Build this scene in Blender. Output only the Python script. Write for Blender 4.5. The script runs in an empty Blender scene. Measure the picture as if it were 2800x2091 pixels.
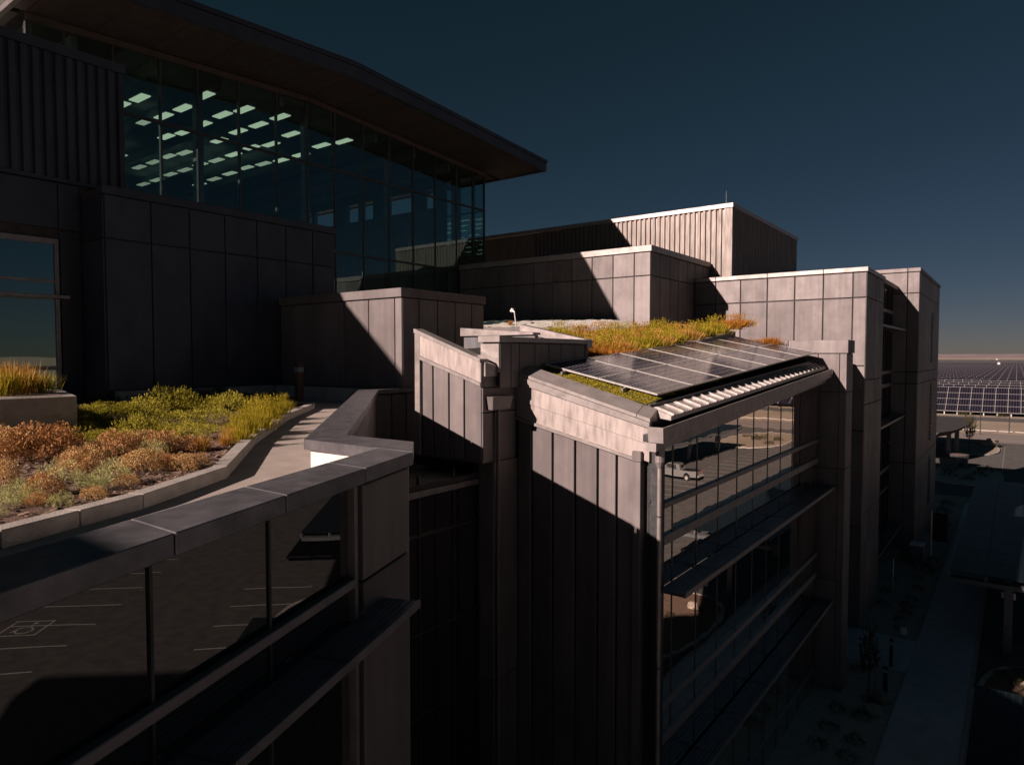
import bpy, bmesh, math, random
from mathutils import Vector, Matrix
random.seed(7)
S = bpy.context.scene
COL = S.collection
R = math.radians
# ------------------------------------------------------------------ camera, sky, sun, exposure
cam_d = bpy.data.cameras.new('camera'); cam = bpy.data.objects.new('camera', cam_d); COL.objects.link(cam)
cam_d.sensor_width = 36.0; cam_d.lens = 36*1840/2800; cam_d.clip_start = 0.1; cam_d.clip_end = 20000
cam.location = (0, 0, 0); cam.rotation_euler = (R(90-2.287), 0, math.atan(0.75))
S.camera = cam
SUN = Vector((1.0, 3.02, -1.44)).normalized()          # direction the sunlight travels
EL = math.asin(-SUN.z); AZ = math.atan2(-SUN.x, -SUN.y)
w = bpy.data.worlds.new('World'); S.world = w; w.use_nodes = True
nt = w.node_tree; bg = nt.nodes['Background']
sky = nt.nodes.new('ShaderNodeTexSky'); sky.sky_type = 'NISHITA'; sky.sun_disc = False
sky.sun_elevation = EL; sky.sun_rotation = AZ % (2*math.pi); sky.altitude = 1500
sky.air_density = 0.8; sky.dust_density = 0.3; sky.ozone_density = 2.5
sep = nt.nodes.new('ShaderNodeSeparateColor'); com = nt.nodes.new('ShaderNodeCombineColor')
nt.links.new(sky.outputs[0], sep.inputs[0]); nt.links.new(com.outputs[0], bg.inputs[0])
for k, (pw, gain) in enumerate(((1.18, .908), (.94, 1.23), (1.12, .845))):   # one tone curve for the whole sky
    p_ = nt.nodes.new('ShaderNodeMath'); p_.operation = 'POWER'; p_.inputs[1].default_value = pw
    g_ = nt.nodes.new('ShaderNodeMath'); g_.operation = 'MULTIPLY'; g_.inputs[1].default_value = gain
    nt.links.new(sep.outputs[k], p_.inputs[0]); nt.links.new(p_.outputs[0], g_.inputs[0]); nt.links.new(g_.outputs[0], com.inputs[k])
bg.inputs[1].default_value = 0.0079
sd = bpy.data.lights.new('sun', 'SUN'); sd.energy = 5.0; sd.angle = R(0.5); sd.color = (1.0, 0.785, 0.69)
so = bpy.data.objects.new('sun', sd); COL.objects.link(so)
so.rotation_euler = SUN.to_track_quat('-Z', 'Y').to_euler()
S.view_settings.view_transform = 'Standard'; S.view_settings.look = 'None'
S.view_settings.exposure = 0.5; S.view_settings.gamma = 1.0
S.view_settings.use_curve_mapping = False
S.cycles.diffuse_bounces = 1; S.cycles.glossy_bounces = 4; S.cycles.max_bounces = 8; S.cycles.transparent_max_bounces = 12
GZ = -16.8                                             # ground level below the camera's eye

# ------------------------------------------------------------------ materials
def mat(name):
    m = bpy.data.materials.new(name); m.use_nodes = True
    n = m.node_tree; n.nodes.clear()
    o = n.nodes.new('ShaderNodeOutputMaterial')
    return m, n, o
def nd(n, t, **k):
    x = n.nodes.new(t)
    for a, b in k.items():
        if a.startswith('i_'):
            x.inputs[int(a[2:])].default_value = b
        else: setattr(x, a, b)
    return x
def ramp(n, src, stops):
    r = n.nodes.new('ShaderNodeValToRGB'); e = r.color_ramp.elements
    while len(e) < len(stops): e.new(0.5)
    for i, (p, c) in enumerate(stops): e[i].position = p; e[i].color = (*c, 1)
    n.links.new(src, r.inputs[0]); return r
def noise(n, scale, detail=4, rough=0.6, stretch=None, obj=True):
    tc = n.nodes.new('ShaderNodeTexCoord')
    src = tc.outputs['Object'] if obj == 'o' else None
    if src is None:
        g = n.nodes.new('ShaderNodeNewGeometry'); src = g.outputs['Position']
    if stretch:
        mp = n.nodes.new('ShaderNodeMapping'); mp.inputs['Scale'].default_value = stretch
        n.links.new(src, mp.inputs[0]); src = mp.outputs[0]
    t = nd(n, 'ShaderNodeTexNoise'); t.inputs['Scale'].default_value = scale
    t.inputs['Detail'].default_value = detail; t.inputs['Roughness'].default_value = rough
    n.links.new(src, t.inputs['Vector']); return t
def surf(name, c0, c1, rough=(0.4, 0.6), metal=0.0, scale=2.0, stretch=None, bump=0.0, bscale=30, vary=0.12, spec=0.5, low=0.0, streak=0.0):
    m, n, o = mat(name)
    b = n.nodes.new('ShaderNodeBsdfPrincipled'); n.links.new(b.outputs[0], o.inputs[0])
    t = noise(n, scale, 5, 0.62, stretch)
    r = ramp(n, t.outputs[0], [(0.32, c0), (0.68, c1)])
    oi = n.nodes.new('ShaderNodeObjectInfo')
    mr = nd(n, 'ShaderNodeMapRange'); mr.inputs[3].default_value = 1-vary; mr.inputs[4].default_value = 1+vary
    n.links.new(oi.outputs['Random'], mr.inputs[0])
    hs = n.nodes.new('ShaderNodeHueSaturation'); n.links.new(r.outputs[0], hs.inputs['Color'])
    if streak:                                         # faint rain streaks running down the sheet
        ts = noise(n, 5.0, 4, .6, (1, 1, .05)); ms = nd(n, 'ShaderNodeMapRange'); ms.inputs[1].default_value = .3; ms.inputs[2].default_value = .7
        ms.inputs[3].default_value = 1-streak; ms.inputs[4].default_value = 1+streak; n.links.new(ts.outputs[0], ms.inputs[0])
        mu = nd(n, 'ShaderNodeMath', operation='MULTIPLY'); n.links.new(ms.outputs[0], mu.inputs[0]); n.links.new(mr.outputs[0], mu.inputs[1]); n.links.new(mu.outputs[0], hs.inputs['Value'])
    else: n.links.new(mr.outputs[0], hs.inputs['Value'])
    n.links.new(hs.outputs[0], b.inputs['Base Color'])
    rr = nd(n, 'ShaderNodeMapRange'); rr.inputs[1].default_value = .3; rr.inputs[2].default_value = .7
    rr.inputs[3].default_value = rough[0]; rr.inputs[4].default_value = rough[1]
    t2 = noise(n, scale*1.7, 3, .5, stretch); n.links.new(t2.outputs[0], rr.inputs[0]); n.links.new(rr.outputs[0], b.inputs['Roughness'])
    b.inputs['Metallic'].default_value = metal; b.inputs['Specular IOR Level'].default_value = spec
    last = None
    if low:                                            # slow waviness of thin sheet metal
        t4 = noise(n, 0.9, 2, .5); bl = nd(n, 'ShaderNodeBump'); bl.inputs['Strength'].default_value = low; bl.inputs['Distance'].default_value = 0.25
        n.links.new(t4.outputs[0], bl.inputs['Height']); last = bl
    if bump:
        t3 = noise(n, bscale, 6, .65); bp = nd(n, 'ShaderNodeBump'); bp.inputs['Strength'].default_value = bump; bp.inputs['Distance'].default_value = 0.03
        n.links.new(t3.outputs[0], bp.inputs['Height'])
        if last: n.links.new(last.outputs[0], bp.inputs['Normal'])
        last = bp
    if last: n.links.new(last.outputs[0], b.inputs['Normal'])
    return m
M = {}
M['metal'] = surf('zinc_panel', (.155,.135,.136), (.215,.19,.19), (.48,.60), .28, 1.0, (1,1,.6), .03, 60, .20, low=.08, streak=.13)
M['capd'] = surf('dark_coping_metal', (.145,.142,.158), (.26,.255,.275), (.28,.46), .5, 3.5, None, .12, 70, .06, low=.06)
M['metal_shaded'] = surf('shade_toned_panel', (.035,.045,.065), (.06,.072,.10), (.4,.55), .35, 1.0, (1,1,.6), .03, 60, .12, low=.06)  # panel metal turned dark and bluish; shade is put into its colour
M['cap'] = surf('coping_metal', (.30,.27,.262), (.42,.38,.37), (.34,.48), .45, 2.2, None, .1, 50, .06, low=.12)
M['flash'] = surf('streaked_flashing', (.40,.345,.33), (.50,.44,.42), (.3,.6), .45, 4.0, (1,1,.2), .12, 70, .02)
M['rib'] = surf('ribbed_metal', (.155,.132,.122), (.225,.195,.18), (.4,.6), .45, 3, (1,1,.15), .08, 50, .05)
M['corr'] = surf('corrugated_metal', (.12,.12,.13), (.2,.2,.21), (.4,.6), .4, 3, (1,1,.15), .05, 50, .1)
M['dark'] = surf('dark_membrane', (.03,.03,.032), (.06,.058,.058), (.6,.85), 0, 3, None, .2, 40)
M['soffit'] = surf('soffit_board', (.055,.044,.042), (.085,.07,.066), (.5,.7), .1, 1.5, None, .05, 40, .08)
M['frame'] = surf('dark_frame', (.055,.055,.06), (.09,.09,.095), (.35,.5), .5, 4, None, .03, 60)
M['rail'] = surf('aluminium_rail', (.20,.19,.20), (.30,.285,.29), (.35,.5), .6, 4, None, .05, 60, .08)
M['shade'] = surf('sunshade_metal', (.13,.14,.16), (.20,.21,.23), (.35,.55), .5, 5, None, .08, 40, .1)
M['alu'] = surf('mill_aluminium', (.55,.53,.51), (.72,.69,.66), (.3,.45), .5, 6, None, .03, 60, .05)
M['apron'] = surf('pale_standing_seam', (.36,.33,.315), (.46,.43,.41), (.35,.5), .3, 5, None, .05, 60, .04)
M['conc'] = surf('board_concrete', (.33,.30,.275), (.50,.455,.42), (.75,.95), 0, 3.2, None, .45, 45, .05)
M['path'] = surf('terrace_concrete', (.36,.31,.275), (.48,.42,.375), (.7,.9), 0, 1.6, None, .25, 70, .03)
M['stucco'] = surf('white_render', (.62,.60,.57), (.74,.72,.69), (.8,.95), 0, 4, None, .2, 80, .02)
M['soil'] = surf('mulch_soil', (.06,.036,.025), (.26,.165,.12), (.9,1), 0, 14, None, 1.0, 40, .02)
M['chip'] = surf('bark_chip', (.14,.085,.06), (.34,.23,.17), (.85,1), 0, 20, None, 0, 30, .25)
M['gravel'] = surf('white_gravel', (.38,.35,.31), (.80,.77,.71), (.8,.95), 0, 26, None, 1.0, 60, .02)
M['moss'] = surf('sedum_mat', (.035,.045,.010), (.13,.125,.03), (.9,1), 0, 16, None, 1.0, 55, .05)
M['sand'] = surf('desert_sand', (.27,.215,.16), (.38,.305,.23), (.9,1), 0, .08, (1,.35,1), .5, 3, .02)
M['bed'] = surf('planting_gravel', (.36,.30,.255), (.50,.42,.36), (.9,1), 0, 3, None, .8, 30, .05)
M['asphalt'] = surf('asphalt', (.07,.066,.064), (.125,.117,.113), (.8,.95), 0, 1.2, None, .4, 50, .03)
M['walk'] = surf('walk_concrete', (.44,.455,.48), (.56,.57,.6), (.75,.9), 0, 1.2, None, .25, 60, .05)
M['roadl'] = surf('worn_road', (.20,.17,.155), (.28,.24,.22), (.8,.95), 0, .5, (.2,1,1), .2, 40, .02)
M['paint'] = surf('road_paint', (.40,.39,.37), (.62,.61,.58), (.7,.8), 0, 6, None, .1, 60, .02)
M['hill'] = surf('far_hills', (.19,.15,.17), (.30,.235,.235), (.95,1), 0, .004, None, 0, 3, .02)
M['wood'] = surf('weathered_post', (.085,.05,.04), (.17,.10,.08), (.6,.8), 0, 9, (1,1,.2), .3, 40, .05)
M['rock'] = surf('boulder', (.22,.18,.15), (.36,.30,.25), (.85,1), 0, 4, None, .6, 14, .2)
M['silver'] = surf('car_paint', (.46,.47,.48), (.5,.51,.52), (.2,.28), .7, 3, None, 0, 3, 0)
M['tyre'] = surf('rubber', (.012,.012,.012), (.025,.025,.025), (.8,.9), 0, 8)
M['white'] = surf('white_plastic', (.66,.66,.65), (.75,.75,.74), (.4,.5), 0, 8)
M['black'] = surf('black_metal', (.015,.015,.017), (.03,.03,.032), (.4,.6), .2, 8)
M['trunk'] = surf('bark', (.06,.045,.035), (.14,.10,.08), (.85,1), 0, 9, (1,1,.2), .5, 30)
M['inner'] = surf('hall_interior', (.10,.13,.13), (.16,.195,.19), (.7,.9), 0, 1, None, 0, 3, .05)
def glass_mix(name, trans, gl, f, rough=0.004, wob=0.0):
    m, n, o = mat(name)
    tr = nd(n, 'ShaderNodeBsdfTransparent'); tr.inputs[0].default_value = (*trans, 1)
    g = nd(n, 'ShaderNodeBsdfGlossy'); g.inputs[0].default_value = (*gl, 1); g.inputs[1].default_value = rough
    lw = nd(n, 'ShaderNodeLayerWeight'); lw.inputs[0].default_value = .5
    pw = nd(n, 'ShaderNodeMath', operation='POWER'); pw.inputs[1].default_value = 3.5; n.links.new(lw.outputs['Facing'], pw.inputs[0])
    mr = nd(n, 'ShaderNodeMapRange'); mr.inputs[3].default_value = f; mr.inputs[4].default_value = 1.0
    n.links.new(pw.outputs[0], mr.inputs[0])
    mx = nd(n, 'ShaderNodeMixShader'); n.links.new(mr.outputs[0], mx.inputs[0])
    n.links.new(tr.outputs[0], mx.inputs[1]); n.links.new(g.outputs[0], mx.inputs[2]); n.links.new(mx.outputs[0], o.inputs[0])
    return m
M['glass'] = glass_mix('hall_glass', (.80,.90,.88), (.50,.66,.66), .12)
def mirror_glass(name, base, gl, f, wob):
    m, n, o = mat(name)
    d = nd(n, 'ShaderNodeBsdfDiffuse'); d.inputs[0].default_value = (*base, 1)
    g = nd(n, 'ShaderNodeBsdfGlossy'); g.inputs[0].default_value = (*gl, 1); g.inputs[1].default_value = .003
    t = noise(n, .55, 2, .4); bp = nd(n, 'ShaderNodeBump'); bp.inputs['Strength'].default_value = wob
    oi = n.nodes.new('ShaderNodeObjectInfo'); ge = n.nodes.new('ShaderNodeNewGeometry'); va = nd(n, 'ShaderNodeVectorMath', operation='MULTIPLY_ADD')
    va.inputs[1].default_value = (37, 53, 71); n.links.new(oi.outputs['Random'], va.inputs[0]); n.links.new(ge.outputs['Position'], va.inputs[2]); n.links.new(va.outputs[0], t.inputs['Vector']); bp.inputs['Distance'].default_value = .05
    n.links.new(t.outputs[0], bp.inputs['Height']); n.links.new(bp.outputs[0], g.inputs['Normal'])
    mx = nd(n, 'ShaderNodeMixShader'); mx.inputs[0].default_value = f
    n.links.new(d.outputs[0], mx.inputs[1]); n.links.new(g.outputs[0], mx.inputs[2]); n.links.new(mx.outputs[0], o.inputs[0])
    return m
M['mirror'] = mirror_glass('coated_glass', (.012,.016,.02), (.92,.86,.80), .92, .10)
M['mirror_dark'] = mirror_glass('tinted_glass', (.022,.021,.023), (.70,.68,.66), .20, .07)
M['mirror_teal'] = mirror_glass('teal_tinted_glass', (.010,.016,.018), (.55,.72,.70), .40, .03)
def cells(name, pitch, line, base, lines, rough=.13):
    # photovoltaic cells: a fine grid printed under the glass, laid out in the panel's own coordinates
    m, n, o = mat(name)
    b = n.nodes.new('ShaderNodeBsdfPrincipled'); n.links.new(b.outputs[0], o.inputs[0])
    tc = n.nodes.new('ShaderNodeTexCoord'); sx = n.nodes.new('ShaderNodeSeparateXYZ'); n.links.new(tc.outputs['Object'], sx.inputs[0])
    outs = []
    for ax, (p, l) in enumerate(zip(pitch, line)):
        if not p: continue
        a = nd(n, 'ShaderNodeMath', operation='DIVIDE'); a.inputs[1].default_value = p; n.links.new(sx.outputs[ax], a.inputs[0])
        f = nd(n, 'ShaderNodeMath', operation='FRACT'); n.links.new(a.outputs[0], f.inputs[0])
        s = nd(n, 'ShaderNodeMath', operation='SUBTRACT'); s.inputs[1].default_value = .5; n.links.new(f.outputs[0], s.inputs[0])
        ab = nd(n, 'ShaderNodeMath', operation='ABSOLUTE'); n.links.new(s.outputs[0], ab.inputs[0])
        g = nd(n, 'ShaderNodeMath', operation='GREATER_THAN'); g.inputs[1].default_value = .5-l/2; n.links.new(ab.outputs[0], g.inputs[0])
        outs.append(g)
    cur = outs[0]
    for g in outs[1:]:
        mx = nd(n, 'ShaderNodeMath', operation='MAXIMUM'); n.links.new(cur.outputs[0], mx.inputs[0]); n.links.new(g.outputs[0], mx.inputs[1]); cur = mx
    mix = nd(n, 'ShaderNodeMixRGB'); n.links.new(cur.outputs[0], mix.inputs[0])
    mix.inputs[1].default_value = (*base, 1); mix.inputs[2].default_value = (*lines, 1)
    n.links.new(mix.outputs[0], b.inputs['Base Color'])
    t = noise(n, 2.5, 4, .6); rr = nd(n, 'ShaderNodeMapRange'); rr.inputs[3].default_value = rough*.7; rr.inputs[4].default_value = rough*1.6
    n.links.new(t.outputs[0], rr.inputs[0]); n.links.new(rr.outputs[0], b.inputs['Roughness'])
    b.inputs['Specular IOR Level'].default_value = .15; b.inputs['IOR'].default_value = 1.22
    return m
M['pv'] = cells('roof_pv_cells', (.33, .24, 0), (.05, .13, 0), (.009,.008,.018), (.34,.33,.37), .10)
M['pv_field'] = cells('field_pv_cells', (.62, 0, 0), (.22, 0, 0), (.012,.011,.020), (.05,.048,.06), .25)
M['pv_far'] = cells('far_pv_grid', (2.9, 0, 0), (.05, 0, 0), (.015,.014,.024), (.20,.19,.21), .3)
M['pv_port'] = cells('carport_pv_cells', (.22, 0, 0), (.06, 0, 0), (.010,.016,.020), (.04,.055,.06), .3)
def leaf(name, cols, trans=.18):
    m, n, o = mat(name)
    g = n.nodes.new('ShaderNodeNewGeometry'); oi = n.nodes.new('ShaderNodeObjectInfo')
    a = nd(n, 'ShaderNodeMath', operation='MULTIPLY_ADD'); a.inputs[1].default_value = .75; n.links.new(g.outputs['Random Per Island'], a.inputs[0])
    m2 = nd(n, 'ShaderNodeMath', operation='MULTIPLY'); m2.inputs[1].default_value = .25; n.links.new(oi.outputs['Random'], m2.inputs[0]); n.links.new(m2.outputs[0], a.inputs[2])
    r = ramp(n, a.outputs[0], [(i/(len(cols)-1), c) for i, c in enumerate(cols)])
    d = nd(n, 'ShaderNodeBsdfDiffuse'); t = nd(n, 'ShaderNodeBsdfTranslucent')
    n.links.new(r.outputs[0], d.inputs[0]); n.links.new(r.outputs[0], t.inputs[0])
    mx = nd(n, 'ShaderNodeMixShader'); mx.inputs[0].default_value = trans
    n.links.new(d.outputs[0], mx.inputs[1]); n.links.new(t.outputs[0], mx.inputs[2]); n.links.new(mx.outputs[0], o.inputs[0])
    return m
M['juniper'] = leaf('juniper_leaf', [(.07,.075,.01), (.36,.33,.04), (.78,.66,.13)])
M['shaded_green'] = leaf('shade_shrub_leaf', [(.02,.022,.008), (.06,.055,.016), (.10,.085,.025)])  # leaf green darkened so the wall's shade is in its colour
M['heath'] = leaf('heath_leaf', [(.20,.07,.025), (.54,.27,.11), (.80,.54,.28)])
M['heathb'] = leaf('buff_heath_leaf', [(.24,.12,.05), (.62,.37,.17), (.74,.55,.24)])
M['silverl'] = leaf('silver_leaf', [(.20,.21,.06), (.54,.54,.22), (.74,.70,.38)])
M['straw'] = leaf('straw_blade', [(.32,.14,.03), (.58,.31,.07), (.70,.46,.14)])
M['olive'] = leaf('olive_blade', [(.13,.115,.012), (.42,.34,.03), (.62,.47,.07)])
M['rust'] = leaf('rust_blade', [(.20,.07,.015), (.48,.19,.035), (.60,.30,.06)])
M['dull'] = leaf('desert_shrub_leaf', [(.04,.042,.02), (.08,.075,.035), (.12,.10,.05)])
def emit(name, c, s):
    m, n, o = mat(name); e = nd(n, 'ShaderNodeEmission'); e.inputs[0].default_value = (*c, 1); e.inputs[1].default_value = s
    n.links.new(e.outputs[0], o.inputs[0]); return m
M['tube'] = emit('fluorescent_tube', (.62, .70, .50), .62); M['tube2'] = emit('dim_tube', (.62, .70, .52), .34); M['tube3'] = emit('dimmer_tube', (.62, .70, .54), .18)
M['tail'] = surf('tail_lamp', (.35,.02,.02), (.45,.03,.03), (.2,.3))
M['lens'] = surf('lamp_lens', (.25,.33,.34), (.4,.48,.48), (.2,.3))

# ------------------------------------------------------------------ mesh helpers
class Fr:                                              # a vertical plane: u runs along it, z is up, out is its outward normal
    def __init__(s, o, u, n): s.o, s.u, s.n = o, u, n
    def p(s, u, z, out=0.0): return (s.o[0]+s.u[0]*u+s.n[0]*out, s.o[1]+s.u[1]*u+s.n[1]*out, z)
def FX(c): return Fr((c, 0), (0, 1), (1, 0))           # faces +X, u is Y
def FY(c): return Fr((0, c), (1, 0), (0, -1))          # faces -Y, u is X
WL = {}
class MB:
    def __init__(s): s.v, s.f = [], []
    def add(s, vs, fs):
        k = len(s.v); s.v += [tuple(v) for v in vs]; s.f += [tuple(i+k for i in f) for f in fs]; return s
    def hexa(s, b, t):                                 # bottom ring, top ring
        n = len(b)
        return s.add(list(b)+list(t), [tuple(range(n-1, -1, -1)), tuple(range(n, 2*n))]+[(i, (i+1) % n, n+(i+1) % n, n+i) for i in range(n)])
    def box(s, x0, x1, y0, y1, z0, z1):
        r = [(x0,y0),(x1,y0),(x1,y1),(x0,y1)]
        return s.hexa([(*p, z0) for p in r], [(*p, z1) for p in r])
    def poly(s, ring, z0, z1):
        return s.hexa([(*p, z0) for p in ring], [(*p, z1) for p in ring])
    def fbox(s, F, u0, u1, z0, z1, o0, o1):
        r = [(u0,o1),(u1,o1),(u1,o0),(u0,o0)]
        return s.hexa([F.p(u, z0, o) for u, o in r], [F.p(u, z1, o) for u, o in r])
    def band(s, F, u0, u1, zb0, zb1, zt0, zt1, o0, o1):  # sloped strip on a wall
        return s.hexa([F.p(u0,zb0,o1),F.p(u1,zb1,o1),F.p(u1,zb1,o0),F.p(u0,zb0,o0)], [F.p(u0,zt0,o1),F.p(u1,zt1,o1),F.p(u1,zt1,o0),F.p(u0,zt0,o0)])
    def sheet(s, pts): return s.add(pts, [tuple(range(len(pts)))])
    def tube(s, p, q, r, n=8, r2=None):
        p, q = Vector(p), Vector(q); d = (q-p).normalized(); a = d.orthogonal().normalized(); b = d.cross(a); r2 = r if r2 is None else r2
        cs = [(math.cos(2*math.pi*i/n), math.sin(2*math.pi*i/n)) for i in range(n)]
        return s.hexa([p+a*c*r+b*k*r for c, k in cs], [q+a*c*r2+b*k*r2 for c, k in cs])
    def panel(s, F, pts, t=.05, b=.012, out=0.0):      # pts: (u,z) corners of the outer face; chamfered tray
        cu = sum(p[0] for p in pts)/4; cz = sum(p[1] for p in pts)/4
        ins = [(u+(b if u < cu else -b), z+(b if z < cz else -b)) for u, z in pts]
        v = [F.p(u, z, out) for u, z in ins]+[F.p(u, z, out-b) for u, z in pts]+[F.p(u, z, out-t) for u, z in pts]
        f = [(0,1,2,3)]
        for k in (0, 4):
            f += [(k+i, k+(i+1) % 4, k+4+(i+1) % 4, k+4+i) for i in range(4)]
        return s.add(v, f)
    def mesh(s, name, c, bevel=0.0, smooth=False):
        me = bpy.data.meshes.new(name)
        me.from_pydata([(x-c[0], y-c[1], z-c[2]) for x, y, z in s.v], [], s.f)
        bm = bmesh.new(); bm.from_mesh(me)
        if len(s.f) < 60000: bmesh.ops.recalc_face_normals(bm, faces=bm.faces)
        if bevel: bmesh.ops.bevel(bm, geom=[e for e in bm.edges], offset=bevel, segments=1, affect='EDGES')
        bm.to_mesh(me); bm.free()
        if smooth:
            for p in me.polygons: p.use_smooth = True
        return me
def link(name, me, loc, m, parent=None):
    o = bpy.data.objects.new(name, me); COL.objects.link(o)
    if m is not None and not me.materials: me.materials.append(m)
    WL[o] = Vector(loc)
    if parent is not None:
        o.parent = parent; o.location = Vector(loc)-WL[parent]
    else: o.location = loc
    return o
def O(name, mb, m, parent=None, bevel=0.0, smooth=False, base=False):
    xs, ys, zs = zip(*mb.v)
    c = ((min(xs)+max(xs))/2, (min(ys)+max(ys))/2, min(zs) if base else (min(zs)+max(zs))/2)
    return link(name, mb.mesh(name, c, bevel, smooth), c, m, parent)
def tag(o, label=None, cat=None, group=None, kind=None):
    if label: o['label'] = label
    if cat: o['category'] = cat
    if group: o['group'] = group
    if kind: o['kind'] = kind
    return o
def thing(name, label, cat, loc, group=None):
    o = bpy.data.objects.new(name, None); COL.objects.link(o); o.location = loc; o.empty_display_size = .3
    WL[o] = Vector(loc); return tag(o, label, cat, group)
def struct(name, mb, m, **k): return tag(O(name, mb, m, **k), kind='structure')
def dup(root, loc, label=None, group=None, scale=None, rz=None):
    c = root.copy(); COL.objects.link(c); c.location = loc; WL[c] = Vector(loc)
    if label: c['label'] = label
    if group: c['group'] = group
    if scale: c.scale = scale if not isinstance(scale, (int, float)) else (scale,)*3
    if rz is not None: c.rotation_euler = (0, 0, rz)
    for ch in root.children:
        d = ch.copy(); COL.objects.link(d); d.parent = c
        for g in ch.children:
            e = g.copy(); COL.objects.link(e); e.parent = d
    return c
def wall(parent, F, us, zs, m, gap=.03, t=.05, out=0.0, top=None, name='wall_panel', b=.012):
    for i in range(len(us)-1):
        u0, u1 = us[i]+gap/2, us[i+1]-gap/2
        for j in range(len(zs)-1):
            z0, z1 = zs[j]+gap/2, zs[j+1]-gap/2
            a0, a1 = (z1, z1) if top is None or j < len(zs)-2 else (top(u0), top(u1))
            if min(a0, a1) <= z0: continue
            O(name, MB().panel(F, [(u0,z0),(u1,z0),(u1,a1),(u0,a0)], t, b, out), m, parent)
# ================================================================== near-left terrace building
FZ = -1.75                                             # terrace floor
A = thing('terrace_building', 'metal clad block in the near left corner with planted roof terrace and long dark windows', 'building', (-6, 2, GZ))
dA = (.366, -.9306); nA = (.9306, .366)
FA = Fr((-4.99, 4.94), dA, nA)
ext = 17.5
pe = FA.p(ext, 0)
body = [FA.p(-.0, 0, -.16)[:2], (-5.66, 5.46), (-7.82, 6.24), (-17.24, 15.34), (-17.27, 16.86), (-26.6, 16.86), (-26.6, -14.5), FA.p(18.2, 0, -.16)[:2]]
body = body[::-1]
O('building_core', MB().poly(body, GZ, FZ-.03), M['dark'], A)
# coping pieces on the parapet along the window front, joint by joint
us = [-.0, 1.03, 2.23, 3.30, 4.30, 5.35, 6.5, 8.0, 9.5, 11.5, 14.0, ext]
for i in range(len(us)-1):
    a, b = us[i]+.006, us[i+1]-.006
    mb = MB()
    # the inner edge runs .5 m further in along X
    o0 = FA.p(a, 0)[:2]; o1 = FA.p(b, 0)[:2]
    i1 = (o1[0]-.53, o1[1]); i0 = (o0[0]-.53, o0[1])
    mb.poly([o0, i0, i1, o1], -1.135, -1.0)
    O('coping', mb, M['capd'], A, bevel=.006)
O('coping', MB().hexa([(-5.53,4.952,-1.135),(-5.0,4.952,-1.135),(-5.6,5.56,-1.135),(-7.76,6.337,-1.29),(-7.83,5.658,-1.29)], [(-5.53,4.952,-1.0),(-5.0,4.952,-1.0),(-5.6,5.56,-1.0),(-7.76,6.337,-1.15),(-7.83,5.658,-1.15)]), M['capd'], A, bevel=.006)
q = lambda a, b, t: (a[0]+(b[0]-a[0])*t, a[1]+(b[1]-a[1])*t)
il, ol, il2, ol2 = (-7.84,5.67), (-7.77,6.35), (-17.76,15.03), (-17.20,15.44)
for a, b in ((0, .33), (.333, .66), (.663, 1)):
    O('coping', MB().poly([q(il,il2,a), q(il,il2,b), q(ol,ol2,b), q(ol,ol2,a)], -1.29, -1.15), M['capd'], A, bevel=.006)
O('coping', MB().poly([(-17.77,15.04),(-17.80,16.7),(-17.42,16.76),(-17.42,17.5),(-17.19,17.5),(-17.20,15.46)], -1.29, -1.15), M['capd'], A, bevel=.006)
# rendered upstands under the coping
mb = MB(); mb.poly([FA.p(.1,0,-.17)[:2], FA.p(ext,0,-.17)[:2], (FA.p(ext,0)[0]-.47, FA.p(ext,0)[1]), (FA.p(.1,0)[0]-.47, FA.p(.1,0)[1])][::-1], FZ-.02, -1.137)
O('parapet_wall', mb, M['dark'], A)
O('parapet_wall', MB().hexa([(-5.62,4.99,FZ-.02),(-7.76,5.72,FZ-.02),(-7.73,6.27,FZ-.02),(-5.68,5.5,FZ-.02)], [(-5.62,4.99,-1.137),(-7.76,5.72,-1.292),(-7.73,6.27,-1.292),(-5.68,5.5,-1.137)]), M['stucco'], A)
O('parapet_wall', MB().poly([(-7.79,5.74),(-17.69,15.05),(-17.27,15.38),(-7.76,6.27)][::-1], FZ-.02, -1.292), M['conc'], A)
O('parapet_wall', MB().poly([(-17.7,15.07),(-17.72,16.66),(-17.28,16.66),(-17.28,15.43)], FZ-.02, -1.292), M['dark'], A)
# drip flashing and metal skins on the courtyard sides
F3 = Fr((-7.82, 6.24), (-.7193, .6947), (.6947, .7193)); L3 = 13.1
O('drip_flashing', MB().fbox(F3, .1, L3-.1, -1.41, -1.31, .0, .05), M['capd'], A)
wall(A, F3, [0.0, 1.85, 3.7, 5.55, 7.4, 9.25, 11.1, L3], [GZ, -9, -1.42], M['metal'], .03, .05, .03)
F4 = Fr((-17.27, 0), (0, 1), (1, 0))
wall(A, F4, [15.36, 16.05, 16.75, 17.5], [-3.6, -1.33], M['metal'], .035, .05, .045)
# end pier beside the windows
wall(A, FA, [.0, 1.0], [GZ, -9.2, -5.0, -2.04, -1.15], M['metal'], .022, .06, -.045)
FE = Fr(FA.p(0, 0)[:2], (-.70, .714), (.714, .70))
wall(A, FE, [-.02, .78], [GZ, -9.2, -5.0, -2.04, -1.15], M['metal'], .02, .06, -.06)
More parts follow.
